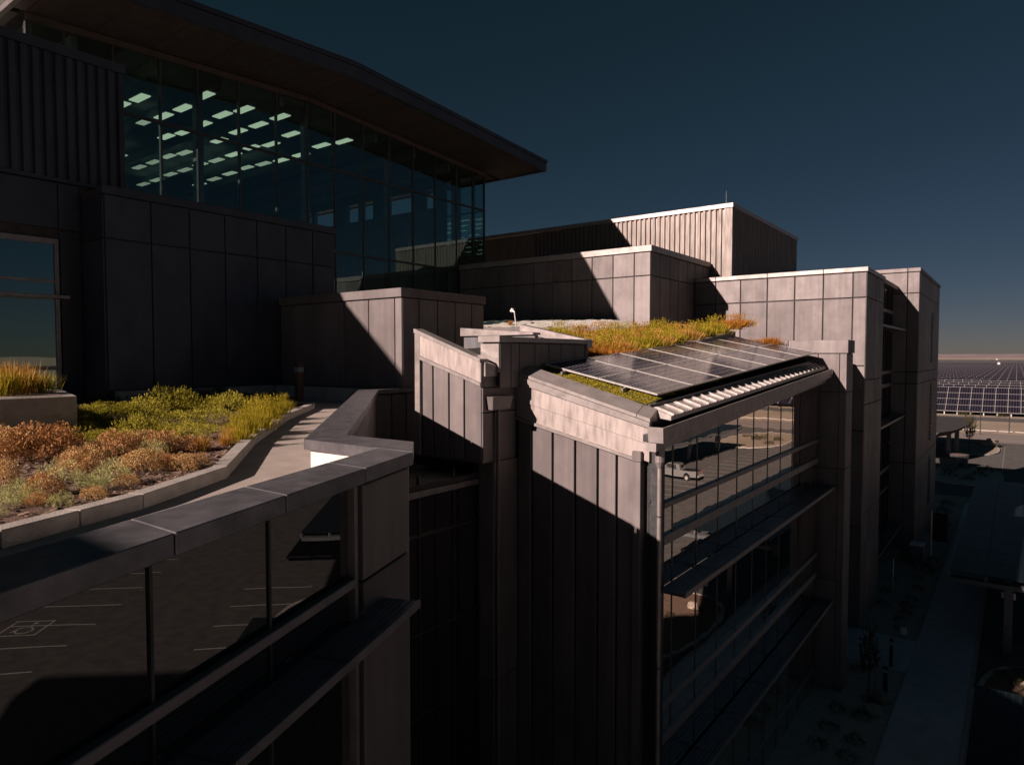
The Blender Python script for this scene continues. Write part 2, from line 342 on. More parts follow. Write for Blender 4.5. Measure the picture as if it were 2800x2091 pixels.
# window bands: frames, tinted panes, rail, sunshade
O('window_frame', MB().fbox(FA, 1.03, 1.13, -7, -1.14, -.16, -.09).fbox(FA, 1.13, 1.19, -7, -1.14, -.15, -.03), M['rail'], A)
mu = [1.19, 2.31, 3.39, 4.45, 5.5, 6.6, 7.8, 9.2, 11, 13, 15, 17]
bands = [(-1.98+.06, -1.14), (-2.36, -1.98), (-3.6, -2.36), (-4.6, -3.66), (-5.0, -4.6), (-6.9, -5.06)]
for j, (z0, z1) in enumerate(bands):
    for i in range(len(mu)-1):
        if mu[i] > 6.6 and j > 1: continue
        O('window_pane', MB().fbox(FA, mu[i]+.02, mu[i+1]-.02, z0+.02, z1-.005, -.13, -.10), M['mirror_dark'], A)
for u in mu[1:8]:
    O('mullion', MB().fbox(FA, u-.011, u+.011, -7, -1.145, -.13, -.085), M['frame'], A)
O('transom', MB().fbox(FA, 1.19, ext, -2.02, -1.945, -.1, -.02), M['rail'], A, bevel=.006)
O('transom', MB().fbox(FA, 1.19, ext, -2.40, -2.33, -.12, -.05), M['frame'], A)
O('transom', MB().fbox(FA, 1.19, ext, -4.64, -4.56, -.1, -.02), M['rail'], A)
sh = None
for k, (u0, u1) in enumerate([(.62, 1.93), (1.945, 3.25), (3.265, 4.6), (4.615, 5.9), (5.92, 7.3)]):
    s_ = O('sunshade', MB().fbox(FA, u0, u1, -2.37, -2.295, .315, .345), M['rail'], A, bevel=.004)
    for i in range(6):
        o0 = -.03+i*.058
        O('slat', MB().fbox(FA, u0+.012, u1-.012, -2.325, -2.307, o0, o0+.046), M['shade'], s_)
    for a in (u0, u1-.011): O('bracket', MB().fbox(FA, a, a+.011, -2.37, -2.31, -.05, .314), M['shade'], s_)
# ------------------------------------------------------------------ terrace floor and planter
floor = [(-4.0-.52,1.3),(-5.6,4.97),(-7.8,5.72),(-17.7,15.05),(-17.72,16.8),(-26.55,16.8),(-26.55,-14.4),(.6,-12)]
struct('path', MB().sheet([(x, y, FZ) for x, y in floor]), M['path'])
ko = [(-3.0,-9.5),(-5.6,-2.0),(-7.3,2.04),(-7.93,3.57),(-8.96,5.18),(-12.0,7.56),(-15.86,11.0),(-17.7,12.98)]
cw = .21
P = thing('planter_kerb', 'low pale concrete kerb of the roof planting bed beside the sunlit path', 'kerb', (-9, 5, FZ))
def offs(i):
    a = Vector(ko[max(i-1,0)]); b = Vector(ko[min(i+1,len(ko)-1)]); t = (b-a).normalized(); return (ko[i][0]-t.y*cw, ko[i][1]+t.x*cw)
for i in range(len(ko)-1):
    segs = 2 if i in (2, 4, 5) else 1
    a0, a1, b0, b1 = ko[i], ko[i+1], offs(i), offs(i+1)
    for s_ in range(segs):
        t0, t1 = s_/segs+.0025, (s_+1)/segs-.0025
        O('kerb_block', MB().poly([q(a0,a1,t0), q(a0,a1,t1), q(b0,b1,t1), q(b0,b1,t0)], FZ, -1.575), M['conc'], P, bevel=.008)
e0, e1 = ko[-1], (-18.6, 13.9)
O('kerb_block', MB().poly([e0, e1, (-18.8,13.75), offs(7)], FZ, -1.575), M['conc'], P, bevel=.008)
O('kerb_block', MB().poly([e1, (-24.3,14.6), (-24.3,14.4), (-18.8,13.75)], FZ, -1.575), M['conc'], P, bevel=.008)
# soil sheet with mulch relief
mb = MB(); ring = [offs(i) for i in range(8)]+[(-18.8,13.75),(-24.3,14.4),(-24.3,-9.5)]
def inside(p, poly):
    c = False; j = len(poly)-1
    for i in range(len(poly)):
        a, b = poly[i], poly[j]
        if (a[1] > p[1]) != (b[1] > p[1]) and p[0] < (b[0]-a[0])*(p[1]-a[1])/(b[1]-a[1])+a[0]: c = not c
        j = i
    return c
rs = random.Random(3)
g = .16; nx = int(22/g); ny = int(25/g); idx = {}
from mathutils import noise as NZ
for i in range(nx):
    for j in range(ny):
        x, y = -24.4+i*g, -9.6+j*g
        if y < -1.5 or (x < -21 and y < 3): continue
        if inside((x, y), ring):
            h = NZ.noise(Vector((x*1.1, y*1.1, 0)))*.045+NZ.noise(Vector((x*5, y*5, 2)))*.018
            idx[i, j] = len(mb.v); mb.v.append((x, y, -1.635+h))
for (i, j), k in idx.items():
    if (i+1, j) in idx and (i, j+1) in idx and (i+1, j+1) in idx: mb.f.append((k, idx[i+1, j], idx[i+1, j+1], idx[i, j+1]))
tag(O('planting_soil', mb, M['soil'], smooth=True), kind='structure')
struct('bed_base', MB().sheet([(x, y, -1.685) for x, y in ring]), M['soil'])
mb = MB()
for _ in range(9000):
    x = rs.uniform(-14, -6.8); y = rs.uniform(.5, 8)
    if not inside((x, y), ring): continue
    z = -1.625+NZ.noise(Vector((x*1.1, y*1.1, 0)))*.045+NZ.noise(Vector((x*5, y*5, 2)))*.018+rs.uniform(0, .012)
    a = rs.uniform(0, 6.28); l = rs.uniform(.012, .045); wd = l*rs.uniform(.25, .6); c, s_ = math.cos(a), math.sin(a); ti = rs.uniform(-.5, .5)
    mb.add([(x-c*l+s_*wd, y-s_*l-c*wd, z-l*ti), (x+c*l+s_*wd, y+s_*l-c*wd, z+l*ti), (x+c*l-s_*wd, y+s_*l+c*wd, z+l*ti+.004), (x-c*l-s_*wd, y-s_*l+c*wd, z-l*ti+.004)], [(0,1,2,3)])
tag(O('bark_mulch', mb, M['chip']), 'brown bark mulch scattered over the planting bed', 'mulch', kind='stuff')
# raised concrete planter at the left edge
rp = thing('raised_planter', 'grey concrete raised planter box with tall dry grass at the left edge', 'planter', (-18, 4, FZ))
O('planter_wall', MB().poly([(-15.3,2.2),(-14.96,5.5),(-17.6,6.2),(-20.5,6.0),(-20.5,2.2)], FZ, -.80), M['conc'], rp, bevel=.012)
O('planter_soil', MB().poly([(-15.5,2.4),(-15.15,5.3),(-17.6,5.9),(-20.3,5.8),(-20.3,2.4)], -.82, -.79), M['bed'], rp)
# concrete upstand along the panelled walls
up = thing('wall_upstand', 'pale concrete upstand running along the foot of the dark panel walls', 'kerb', (-22, 15, FZ))
O('upstand_block', MB().box(-24.9, -24.45, 10.3, 16.3, FZ, -1.22), M['conc'], up, bevel=.01)
O('upstand_block', MB().box(-24.44, -17.75, 16.31, 16.82, FZ, -1.22), M['conc'], up, bevel=.01)
# ================================================================== panel block (H), ribbed wing (M, N), both in the shade-toned metal
def capfn(a, b, za, zb): return lambda u: za+(zb-za)*(u-a)/(b-a)
H = thing('panel_block', 'shaded panelled block with a flat top below the glass hall', 'building', (-27, 15, FZ))
O('building_core', MB().box(-30, -24.86, 10.12, 19.62, FZ, 5.72), M['dark'], H)
O('parapet_cap', MB().box(-25.1, -24.76, 10.04, 19.74, 5.47, 5.76), M['metal_shaded'], H, bevel=.01)
wall(H, FX(-24.8), [10.1, 11.63, 13.03, 14.43, 15.81, 17.16, 18.51, 19.7], [-1.21, 3.98, 5.46], M['metal_shaded'], .045, .055)
wall(H, FY(10.06), [-26.56, -24.86], [-1.3, 3.98, 5.46], M['metal_shaded'], .03, .05)
N = thing('ribbed_wing', 'dark wing at the left edge with ribbed metal above panels and a tall window', 'building', (-28, 4, FZ))
O('building_core', MB().box(-34, -26.68, -12.3, 11.5, FZ, 10.4), M['dark'], N)
O('building_core', MB().hexa([(-34,-12.3,10.41),(-26.7,-12.3,10.41),(-26.7,-1.2,10.41),(-34,-1.2,10.41)],[(-34,-12.3,12.9),(-26.7,-12.3,12.9),(-26.7,-1.2,10.75),(-34,-1.2,10.75)]), M['dark'], N)  # unseen sloping top, shaped to cast the slanting shadow on block J
O('parapet_cap', MB().box(-27.0, -26.45, -1.1, 11.62, 10.3, 10.62), M['metal_shaded'], N, bevel=.01)
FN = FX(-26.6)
O('wall_base_sheet', MB().fbox(FN, -2, 11.5, 6.05, 10.3, -.07, -.02), M['metal_shaded'], N)
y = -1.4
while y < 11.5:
    O('metal_rib', MB().hexa([FN.p(y,6.1,-.01),FN.p(y+.26,6.1,-.01),FN.p(y+.215,6.1,.1),FN.p(y+.045,6.1,.1)], [FN.p(y,10.28,-.01),FN.p(y+.26,10.28,-.01),FN.p(y+.215,10.28,.1),FN.p(y+.045,10.28,.1)]), M['metal_shaded'], N); y += .335
O('base_flashing', MB().fbox(FN, -2, 11.56, 5.96, 6.09, -.05, .13), M['metal_shaded'], N, bevel=.006)
wall(N, FN, [-4, -2, 0, 2, 4, 5.8, 7.6, 9.36, 10.04], [4.35, 5.95], M['metal_shaded'], .04, .06)
wall(N, FN, [9.36, 10.04], [-1.3, 4.31], M['metal_shaded'], .04, .06)
wf = O('window', MB().fbox(FN, 4.4, 9.32, 3.82, 4.0, -.06, .05).fbox(FN, 9.2, 9.32, -1.3, 3.82, -.06, .05).fbox(FN, 4.4, 9.2, -1.35, -1.2, -.06, .05), M['rail'], N)
for z0, z1 in ((-1.2, -.5), (-.36, 1.94), (2.06, 2.5), (2.6, 3.82)):
    for u0, u1 in ((4.4, 6.8), (6.84, 9.2)):
        O('window_pane', MB().fbox(FN, u0, u1, z0, z1, -.05, -.02), M['mirror_teal'], wf)
for a, b in ((-.5, -.36), (2.5, 2.6)): O('transom', MB().fbox(FN, 4.4, 9.2, a, b, -.05, .03), M['rail'], wf)
O('sunshade', MB().fbox(FN, 4.4, 9.5, 1.94, 2.06, -.03, .45), M['rail'], N, bevel=.01)
# unseen block added behind the camera to throw shade over the near terrace
O('building_core', MB().box(-26.6, -17.3, 16.87, 24, GZ, -1.8), M['dark'], A)
B0 = thing('unseen_shade_block', 'added metal clad block, unseen behind the viewpoint, shading the near terrace', 'building', (-6, -11.5, FZ))
O('building_core', MB().box(-10.5, 1.0, -11.3, -8.9, FZ, 4.0), M['dark'], B0)
wall(B0, Fr((0,-8.85),(1,0),(0,1)), [-10.5,-8.5,-6.5,-4.5,-2.5,-.5,1.0], [FZ, 1.5, 4.0], M['metal'], .03, .05)
# ================================================================== J
J = thing('corner_panel_block', 'low panelled box with one sunlit corner below the glass hall', 'building', (-21, 19, FZ))
O('building_core', MB().box(-24.75, -17.58, 16.88, 21.4, FZ, 2.3), M['dark'], J)
for b_ in ((-24.74, -17.45, 16.74, 17.2), (-17.95, -17.45, 17.21, 21.5)): O('parapet_cap', MB().box(*b_, 2.08, 2.4), M['metal'], J, bevel=.01)
wall(J, FY(16.82), [-24.74, -23.77, -22.22, -20.7, -19.26, -17.87, -17.5], [-1.21, 2.07], M['metal'], .04, .055)
wall(J, FX(-17.5), [16.84, 17.68, 18.67, 19.66, 20.65, 21.42], [-3.5, 2.07], M['metal'], .04, .055)
# ================================================================== glass hall G
G = thing('glass_hall', 'tall glass walled hall under a broad overhanging metal roof', 'building', (-45, 26, 0))
GX = -33.9
FG = FX(GX)
gm = [10.91,12.32,14.32,16.47,18.35,20.65,22.94,24.99,27.0,29.26,31.47,33.72,35.93,38.23,40.17,41.55]
soff = lambda y: 14.28+1.0*(1-abs(y-25.0)/18.0)
zsp = [1.2, 6.4, 11.4, None]
for i in range(len(gm)-1):
    for j in range(3):
        u0, u1 = gm[i]+.04, gm[i+1]-.04
        z0 = zsp[j]+.05
        t0, t1 = (zsp[j+1]-.05,)*2 if zsp[j+1] else (soff(u0)-.35, soff(u1)-.35)
        if j == 0 and u1 < 18: continue
        O('window_pane', MB().band(FG, u0, u1, z0, z0, t0, t1, -.02, .01), M['glass'], G)
for u in gm:
    O('mullion', MB().fbox(FG, u-.045, u+.045, 1.2, soff(u)-.3, -.14, .05), M['frame'], G)
for z in (6.4, 11.4):
    O('transom', MB().fbox(FG, 10.9, 41.6, z-.06, z+.06, -.1, .08), M['frame'], G)
O('corner_column', MB().box(GX-.5, GX-.25, 10.95, 11.2, 3, 14.2), M['rail'], G)
for u in (18.9, 25.6, 32.3, 39.2):
    O('column', MB().box(GX-1.2, GX-.85, u-.2, u+.2, -1, soff(u)-.2), M['frame'], G)
# end walls: clerestory openings on the far end, glass at the near end
ops = [(-57.5,-55.6),(-55.0,-52.0),(-50.2,-48.7),(-48.0,-46.7),(-44.7,-41.7),(-40.2,-39.2)]
xs = [-62]+[v for o in ops for v in o]
mb = MB()
for i in range(0, len(xs), 2): mb.box(xs[i], xs[i+1] if i+1 < len(xs) else -38.6, 41.4, 41.7, 12.3, 13.9)
mb.box(-62, -38.6, 41.4, 41.7, 0, 12.3); mb.box(-62, -38.6, 41.4, 41.7, 13.9, 14.6)
O('end_wall', mb, M['inner'], G)
for a, b in ((-38.5,-37.9),(-36.7,-36.4),(-35.1,-34.9)): O('mullion', MB().box(a, b, 41.45, 41.65, 0, 14.3), M['frame'], G)
for a, b in ((-37.9,-36.7),(-36.4,-35.1),(-34.9,-33.95)):
    for z0, z1 in ((1.2,6.35),(6.45,11.35),(11.45,14.0)): O('window_pane', MB().box(a+.01, b-.01, 41.53, 41.57, z0, z1), M['glass'], G)
for z in (6.4, 11.4): O('transom', MB().box(-38.6, -33.9, 41.46, 41.64, z-.05, z+.05), M['frame'], G)
O('rear_wall', MB().box(-62.3, -62, 8, 41.7, 0, 15), M['inner'], G)
O('near_end_wall', MB().box(-62, -36.9, 10.8, 11.0, 0, 13.9), M['inner'], G)
for a, b in ((-36.9,-35.5),(-35.45,-34.0)): O('window_pane', MB().box(a, b, 10.88, 10.92, 3, 14.0), M['glass'], G)
O('mullion', MB().box(-35.5, -35.44, 10.84, 10.98, 3, 14.1), M['frame'], G)
O('hall_floor', MB().box(-62, -34, 11, 41.4, -.2, 0), M['inner'], G)
# roof: ridge across the middle, overhanging on every side
RX0, RX1, RY0, RY1 = -64, -29.5, 10.2, 43.8
zs_ = [(RY0, soff(RY0)-.02), (25.0, soff(25.0)), (RY1, soff(RY1)-.02)]
mb = MB()
for k in range(2):
    (ya, za), (yb, zb) = zs_[k], zs_[k+1]
    mb.hexa([(RX0,ya,za+.26),(RX1-.25,ya,za+.26),(RX1-.25,yb,zb+.26),(RX0,yb,zb+.26)], [(RX0,ya,za+.75),(RX1-.25,ya,za+.75),(RX1-.25,yb,zb+.75),(RX0,yb,zb+.75)])
O('roof_deck', mb, M['dark'], G)
def eave(x0, x1, dz0, dz1, name, m, inset=0):
    for k in range(2):
        (ya, za), (yb, zb) = zs_[k], zs_[k+1]
        O(name, MB().hexa([(x0,ya,za+dz0),(x1,ya,za+dz0),(x1,yb,zb+dz0),(x0,yb,zb+dz0)], [(x0,ya,za+dz1),(x1,ya,za+dz1),(x1,yb,zb+dz1),(x0,yb,zb+dz1)]), m, G, bevel=.012)
eave(RX1-.24, RX1, .0, .62, 'fascia', M['metal_shaded'])
eave(RX1-.30, RX1+.10, .63, .86, 'roof_edge_flashing', M['metal_shaded'])
O('fascia', MB().box(RX0, RX1-.26, RY1-.22, RY1-.01, zs_[2][1], zs_[2][1]+.62), M['metal_shaded'], G, bevel=.012)
O('roof_edge_flashing', MB().box(RX0, RX1-.32, RY1-.3, RY1+.1, zs_[2][1]+.63, zs_[2][1]+.86), M['metal_shaded'], G, bevel=.012)
O('fascia', MB().box(RX0, RX1-.26, RY0+.01, RY0+.22, zs_[0][1], zs_[0][1]+.62), M['metal'], G, bevel=.012)
# soffit boards from the glass head out to the fascia
ys = [RY0+.24, 10.9, 13.5, 16, 18.5, 20.6, 22.9, 25, 27.1, 29.4, 31.7, 34, 36.4, 38.9, 41.5, RY1-.24]
for i in range(len(ys)-1):
    a, b = ys[i]+.012, ys[i+1]-.012
    za, zb = soff(a), soff(b)
    O('soffit_panel', MB().hexa([(GX+.12,a,za),(RX1-.26,a,za+.06),(RX1-.26,b,zb+.06),(GX+.12,b,zb)], [(GX+.12,a,za+.2),(RX1-.26,a,za+.2),(RX1-.26,b,zb+.2),(GX+.12,b,zb+.2)]), M['soffit'], G)
xs2 = [-62, -56, -50, -45, -41, -37.5, -34.2]
for i in range(len(xs2)-1):
    for (a, b) in ((RY0+.24, 10.75), (41.75, RY1-.24)):
        O('soffit_panel', MB().box(xs2[i]+.012, xs2[i+1]-.012, a, b, soff(a), soff(a)+.2), M['soffit'], G)
O('head_beam', MB().band(FG, 10.9, 25, soff(10.9)-.32, soff(25)-.32, soff(10.9)-.03, soff(25)-.03, -.1, .1), M['soffit'], G)
O('head_beam', MB().band(FG, 25, 41.6, soff(25)-.32, soff(41.6)-.32, soff(25)-.03, soff(41.6)-.03, -.1, .1), M['soffit'], G)
# ceiling beams and hanging strip lights
for k in range(8):
    y = 13.0+k*3.6
    O('ceiling_beam', MB().box(-62, -34.6, y-.12, y+.12, soff(y)-.75, soff(y)-.1), M['inner'], G)
O('ceiling', MB().box(-62, -34.4, 11, 41.4, 15.0, 15.1), M['inner'], G)
lt = thing('strip_light', 'lit fluorescent strip light hanging inside the glass hall', 'ceiling light', (0, 0, 0), 'strip lights hanging in the hall')
O('light_tube', MB().box(-.72, .72, -.24, .24, -.05, .0), M['tube'], lt)
O('light_housing', MB().hexa([(-.8,-.3,.01),(.8,-.3,.01),(.8,.3,.01),(-.8,.3,.01)], [(-.8,-.08,.14),(.8,-.08,.14),(.8,.08,.14),(-.8,.08,.14)]), M['inner'], lt)
lts = [lt]
for mm in ('tube2', 'tube3'):
    l2 = thing('strip_light', 'lit fluorescent strip light hanging inside the glass hall', 'ceiling light', (0, 0, 0), 'strip lights hanging in the hall'); lts.append(l2)
    O('light_tube', MB().box(-.72, .72, -.24, .24, -.05, .0), M[mm], l2)
    h2 = lt.children[1].copy(); COL.objects.link(h2); h2.parent = l2
used = set(); rl = random.Random(5)
for i in range(11):
    for j in range(8):
        x = -35.6-i*2.25; y = 12.6+j*2.35
        if rl.random() < .15 or y > 31.5-(i*.3): continue
        z = soff(y)-1.0
        z += rl.uniform(-.12, .12); k_ = min(2, int(max(0, i-1+rl.uniform(-1.5, 1.5))/3.2)); l_ = lts[k_]
        if k_ not in used: l_.location = (x, y, z); used.add(k_)
        else: dup(l_, (x, y, z))
# ================================================================== K and L
K = thing('rooftop_panel_box', 'panelled rooftop box crossed by a slanting shadow in front of the ribbed block', 'building', (-26, 43, 1))
O('building_core', MB().box(-33.85, -18.28, 38.58, 48.4, 0, 6.65), M['dark'], K)
for b_ in ((-33.8, -18.1, 38.4, 38.9), (-18.6, -18.1, 38.91, 48.4)): O('parapet_cap', MB().box(*b_, 6.42, 6.8), M['cap'], K, bevel=.015)
wall(K, FY(38.5), [-33.8, -31.67, -30.13, -28.52, -27.0, -25.39, -23.88, -22.34, -20.8, -19.31, -18.2], [.2, 4.95, 6.41], M['metal'], .06, .07)
wall(K, FX(-18.2), [38.55, 39.89, 41.46, 42.82, 44.25, 45.62, 47.2, 48.38], [.2, 4.95, 6.41], M['metal'], .06, .07)
rv = thing('roof_vent', 'small mushroom vent on the roof of the panelled rooftop box', 'vent', (-27.2, 42, 6.65))
O('vent_stack', MB().tube((-27.2,42,6.65), (-27.2,42,7.25), .5, 14), M['corr'], rv)
O('vent_cap', MB().tube((-27.2,42,7.26), (-27.2,42,7.55), .95, 16, .35), M['corr'], rv)
Lb = thing('ribbed_roof_block', 'big ribbed metal plant block with a sunlit front on the skyline', 'building', (-25, 57, 3))
O('building_core', MB().box(-50, -16.72, 48.64, 66.3, 0, 10.75), M['dark'], Lb)
for b_ in ((-50, -16.5, 48.38, 48.9), (-17, -16.5, 48.91, 66.4)): O('parapet_cap', MB().box(*b_, 10.62, 10.95), M['cap'], Lb, bevel=.02)
O('corner_trim', MB().box(-17.05, -16.56, 48.42, 48.9, 1, 10.6), M['rib'], Lb, bevel=.01)
mb = MB(); Fl = FY(48.5)
x = -34.0
while x < -17.15:
    mb.hexa([Fl.p(x,1,-.12),Fl.p(x+.27,1,-.12),Fl.p(x+.22,1,.06),Fl.p(x+.05,1,.06)], [Fl.p(x,10.61,-.12),Fl.p(x+.27,10.61,-.12),Fl.p(x+.22,10.61,.06),Fl.p(x+.05,10.61,.06)]); x += .40
O('ribbed_cladding', mb, M['rib'], Lb); tag(Lb.children[-1], kind='stuff')
O('backing_sheet', MB().box(-50, -17.06, 48.56, 48.63, 1, 10.61), M['rib'], Lb)
mb = MB(); Fl = FX(-16.6); y = 49.0
while y < 66:
    mb.hexa([Fl.p(y,1,-.1),Fl.p(y+.27,1,-.1),Fl.p(y+.22,1,.06),Fl.p(y+.05,1,.06)], [Fl.p(y,10.61,-.1),Fl.p(y+.27,10.61,-.1),Fl.p(y+.22,10.61,.06),Fl.p(y+.05,10.61,.06)]); y += .40
o_ = O('ribbed_cladding', mb, M['rib'], Lb); tag(o_, kind='stuff')
lv = O('louvre_vent', MB().fbox(Fl, 62.6, 62.75, 4.3, 7.6, .0, .12).fbox(Fl, 63.75, 63.9, 4.3, 7.6, .0, .12).fbox(Fl, 62.75, 63.75, 7.45, 7.6, 0, .12), M['frame'], Lb)
O('vent_recess', MB().fbox(Fl, 62.75, 63.75, 4.3, 7.45, .062, .07), M['black'], lv)
for k in range(9): O('louvre_blade', MB().fbox(Fl, 62.76, 63.74, 4.4+k*.34, 4.5+k*.34, .075, .14), M['rail'], lv)
an = thing('lightning_rod', 'thin lightning rod on the corner of the ribbed skyline block', 'antenna', (-17.4, 49.5, 10.9))
O('rod', MB().tube((-17.4,49.5,10.9), (-17.4,49.5,12.1), .035, 6, .015), M['rail'], an)
O('rod_base', MB().box(-17.5,-17.3,49.4,49.6,10.955,11.02), M['rail'], an)
# roof hatch glimpsed on the skyline block
O('roof_hatch', MB().box(-31.5, -28.6, 50, 52, 10.76, 11.05), M['cap'], Lb)
# ================================================================== C : gabled box beside the courtyard
C = thing('gable_box', 'small overhanging metal box with sloping top edge and half sunlit panels above the courtyard', 'building', (-14, 18, -3))
ln = lambda a, b: (lambda x: a[1]+(b[1]-a[1])*(x-a[0])/(b[0]-a[0]))
c0 = ln((-15.35,.86), (-12.62,-.10)); c1 = ln((-15.35,.72), (-12.62,-.20)); c2 = ln((-15.2,.02), (-12.62,-.80)); c3 = ln((-15.2,-.10), (-12.62,-.91))
FC = FY(15.34)
def slab(F, a, b, top, bot, o0, o1, name, m, par, n=1, gap=.008, bevel=.006):
    for i in range(n):
        u0 = a+(b-a)*i/n+(gap/2 if i else 0); u1 = a+(b-a)*(i+1)/n-(gap/2 if i < n-1 else 0)
        O(name, MB().band(F, u0, u1, bot(u0), bot(u1), top(u0), top(u1), o0, o1), m, par, bevel=bevel)
O('building_core', MB().hexa([(-15.3,15.42,-3.1),(-12.68,15.42,-3.1),(-12.68,20.8,-3.1),(-15.3,20.8,-3.1)], [(-15.3,15.42,.2),(-12.68,15.42,-.72),(-12.68,20.8,-.72),(-15.3,20.8,.2)]), M['dark'], C)
slab(FC, -15.35, -12.62, c0, c1, -.32, .09, 'coping', M['cap'], C)
slab(FC, -15.12, -12.62, lambda u: c1(u)-.006, c2, -.06, .05, 'fascia', M['flash'], C)
slab(FC, -15.12, -12.62, lambda u: c2(u)-.006, c3, -.06, .085, 'trim_strip', M['cap'], C)
O('corner_trim', MB().fbox(FC, -15.35, -15.13, -3.16, .70, -.07, .045), M['cap'], C, bevel=.006)
jx = [-15.08, -14.6, -13.93, -13.31, -12.62]
wall(C, FC, jx, [-3.16, 0], M['metal'], .06, .06, .0, lambda u: c3(u)-.01)
O('box_soffit', MB().box(-15.3, -12.62, 15.36, 17.0, -3.2, -3.12), M['metal'], C)
FW = FX(-12.6)
wall(C, FW, [15.36, 17.0], [-3.16, -1.7, -.95, -.3], M['metal'], .02, .05, 0, ln((15.34,-.28), (17.03,-.53)))
FW2 = FX(-12.62)
wall(C, FW2, [15.93, 17.2], [GZ, -10, -3.22], M['metal'], .02, .05)
O('building_core', MB().box(-13.5, -12.68, 15.98, 17.6, GZ, -3.22), M['dark'], C)
O('building_core', MB().box(-17.25, -12.62, 17.62, 21, GZ, -3.12), M['dark'], C)
wall(C, FY(15.93), [-13.25, -12.64], [GZ, -10, -3.22], M['metal'], .02, .05)
O('scupper_head', MB().hexa([(-12.59,15.56,-1.62),(-12.38,15.56,-1.62),(-12.38,16.42,-1.62),(-12.59,16.42,-1.62)], [(-12.59,15.5,-1.22),(-12.32,15.5,-1.22),(-12.32,16.5,-1.22),(-12.59,16.5,-1.22)]), M['metal'], C, bevel=.01)
O('downpipe', MB().tube((-12.5,15.97,-1.6), (-12.5,15.97,GZ), .06, 10), M['metal'], C, smooth=False)
# upstand wall with a folded cap beside the roof
slabz = lambda z: (lambda u: z)
O('roof_upstand', MB().box(-13.12, -12.46, 16.0, 20.9, -.9, .42), M['dark'], C)
wall(C, FX(-12.42), [15.95, 16.52, 16.95, 17.8, 18.6, 19.35, 20.2, 20.92], [-1.0, .40], M['metal'], .035, .045)
O('upstand_panel', MB().panel(FY(15.93), [(-13.16,-.5),(-12.44,-.5),(-12.44,.36),(-13.16,.36)], .05), M['cap'], C)
O('coping', MB().box(-13.2, -12.36, 15.86, 16.5, .40, .60), M['cap'], C, bevel=.012)
O('coping', MB().box(-13.15, -12.36, 16.51, 20.98, .41, .57), M['cap'], C, bevel=.012)
g0 = ln((-15.4,1.2), (-12.38,.57)); g1 = lambda u: g0(u)-.30
slab(FY(21.05), -15.4, -12.38, g0, g1, -.35, .03, 'coping', M['cap'], C)
O('gable_panel', MB().band(FY(21.1), -15.35, -12.5, -.5, -.5, g1(-15.35), g1(-12.5), -.2, 0), M['metal'], C)
O('roof_membrane', MB().hexa([(-15.3,15.7,-.75),(-13.16,15.7,-.75),(-13.16,21,-.75),(-15.3,21,-.75)], [(-15.3,15.7,.1),(-13.16,15.7,-.55),(-13.16,21,-.2),(-15.3,21,.45)]), M['dark'], C)
O('inner_parapet', MB().box(-16.4, -13.2, 18.9, 19.1, -1, .70), M['corr'], C)
O('coping', MB().hexa([(-16.5,18.8,.71),(-13.2,18.8,.71),(-13.2,19.25,.71),(-16.5,19.25,.71)], [(-16.5,18.8,1.02),(-13.2,18.8,.79),(-13.2,19.25,.79),(-16.5,19.25,1.02)]), M['cap'], C, bevel=.01)
O('coping', MB().hexa([(-13.15,15.4,-.62),(-12.53,15.4,-.62),(-12.53,17.0,-.62),(-13.15,17.0,-.62)], [(-13.15,15.4,-.02),(-12.53,15.4,-.20),(-12.53,17.0,-.46),(-13.15,17.0,-.22)]), M['cap'], C, bevel=.008)
# recessed glazing down in the courtyard
CG = thing('courtyard_glazing', 'dark recessed curtain wall down in the narrow courtyard behind the near corner', 'building', (-13.6, 14, GZ))
O('ledge', MB().box(-17.25, -13.22, 11.6, 15.9, -3.75, -3.6), M['dark'], CG)
O('building_core', MB().box(-17.25, -13.5, 11.6, 15.9, GZ, -3.76), M['dark'], CG)
FG2 = FX(-13.3)
lv2 = [GZ, -12.5, -10.2, -7.84, -5.07, -3.98, -3.6]
for a, b in ((11.7,13.4),(13.4,14.85),(14.85,15.9)):
    for z0, z1 in zip(lv2[:-1], lv2[1:]): O('window_pane', MB().fbox(FG2, a+.03, b-.03, z0+.03, z1-.03, -.06, -.03), M['mirror_dark'], CG)
for u in (13.4, 14.85): O('mullion', MB().fbox(FG2, u-.025, u+.025, GZ, -3.36, -.08, .02), M['frame'], CG)
for z in lv2[1:-2]: O('transom', MB().fbox(FG2, 11.7, 15.9, z-.03, z+.03, -.07, .03), M['frame'], CG)
O('projecting_rail', MB().fbox(FG2, 11.7, 15.88, -3.95, -3.77, -.05, .12), M['rail'], CG, bevel=.01)
# ================================================================== B : solar roof wing
B = thing('solar_roof_wing', 'metal clad wing with sloping solar roof, streaked sunlit gable and banded windows', 'building', (-9, 26, GZ))
Y0 = 17.03
L0 = ln((-12.83,-.44), (-8.0,-1.74)); L1 = ln((-12.83,-.78), (-8.0,-2.0)); L2 = ln((-12.83,-1.34), (-8.0,-2.46)); L3 = ln((-12.83,-1.86), (-8.0,-2.95)); L4 = ln((-12.83,-1.96), (-8.0,-3.04))
F0 = FY(Y0)
O('building_core', MB().hexa([(-12.6,17.2,GZ),(-8.05,17.2,GZ),(-8.05,45,GZ),(-12.6,45,GZ)], [(-12.6,17.2,-.95),(-8.05,17.2,-2.15),(-8.05,45,-.3),(-12.6,45,.7)]), M['dark'], B)
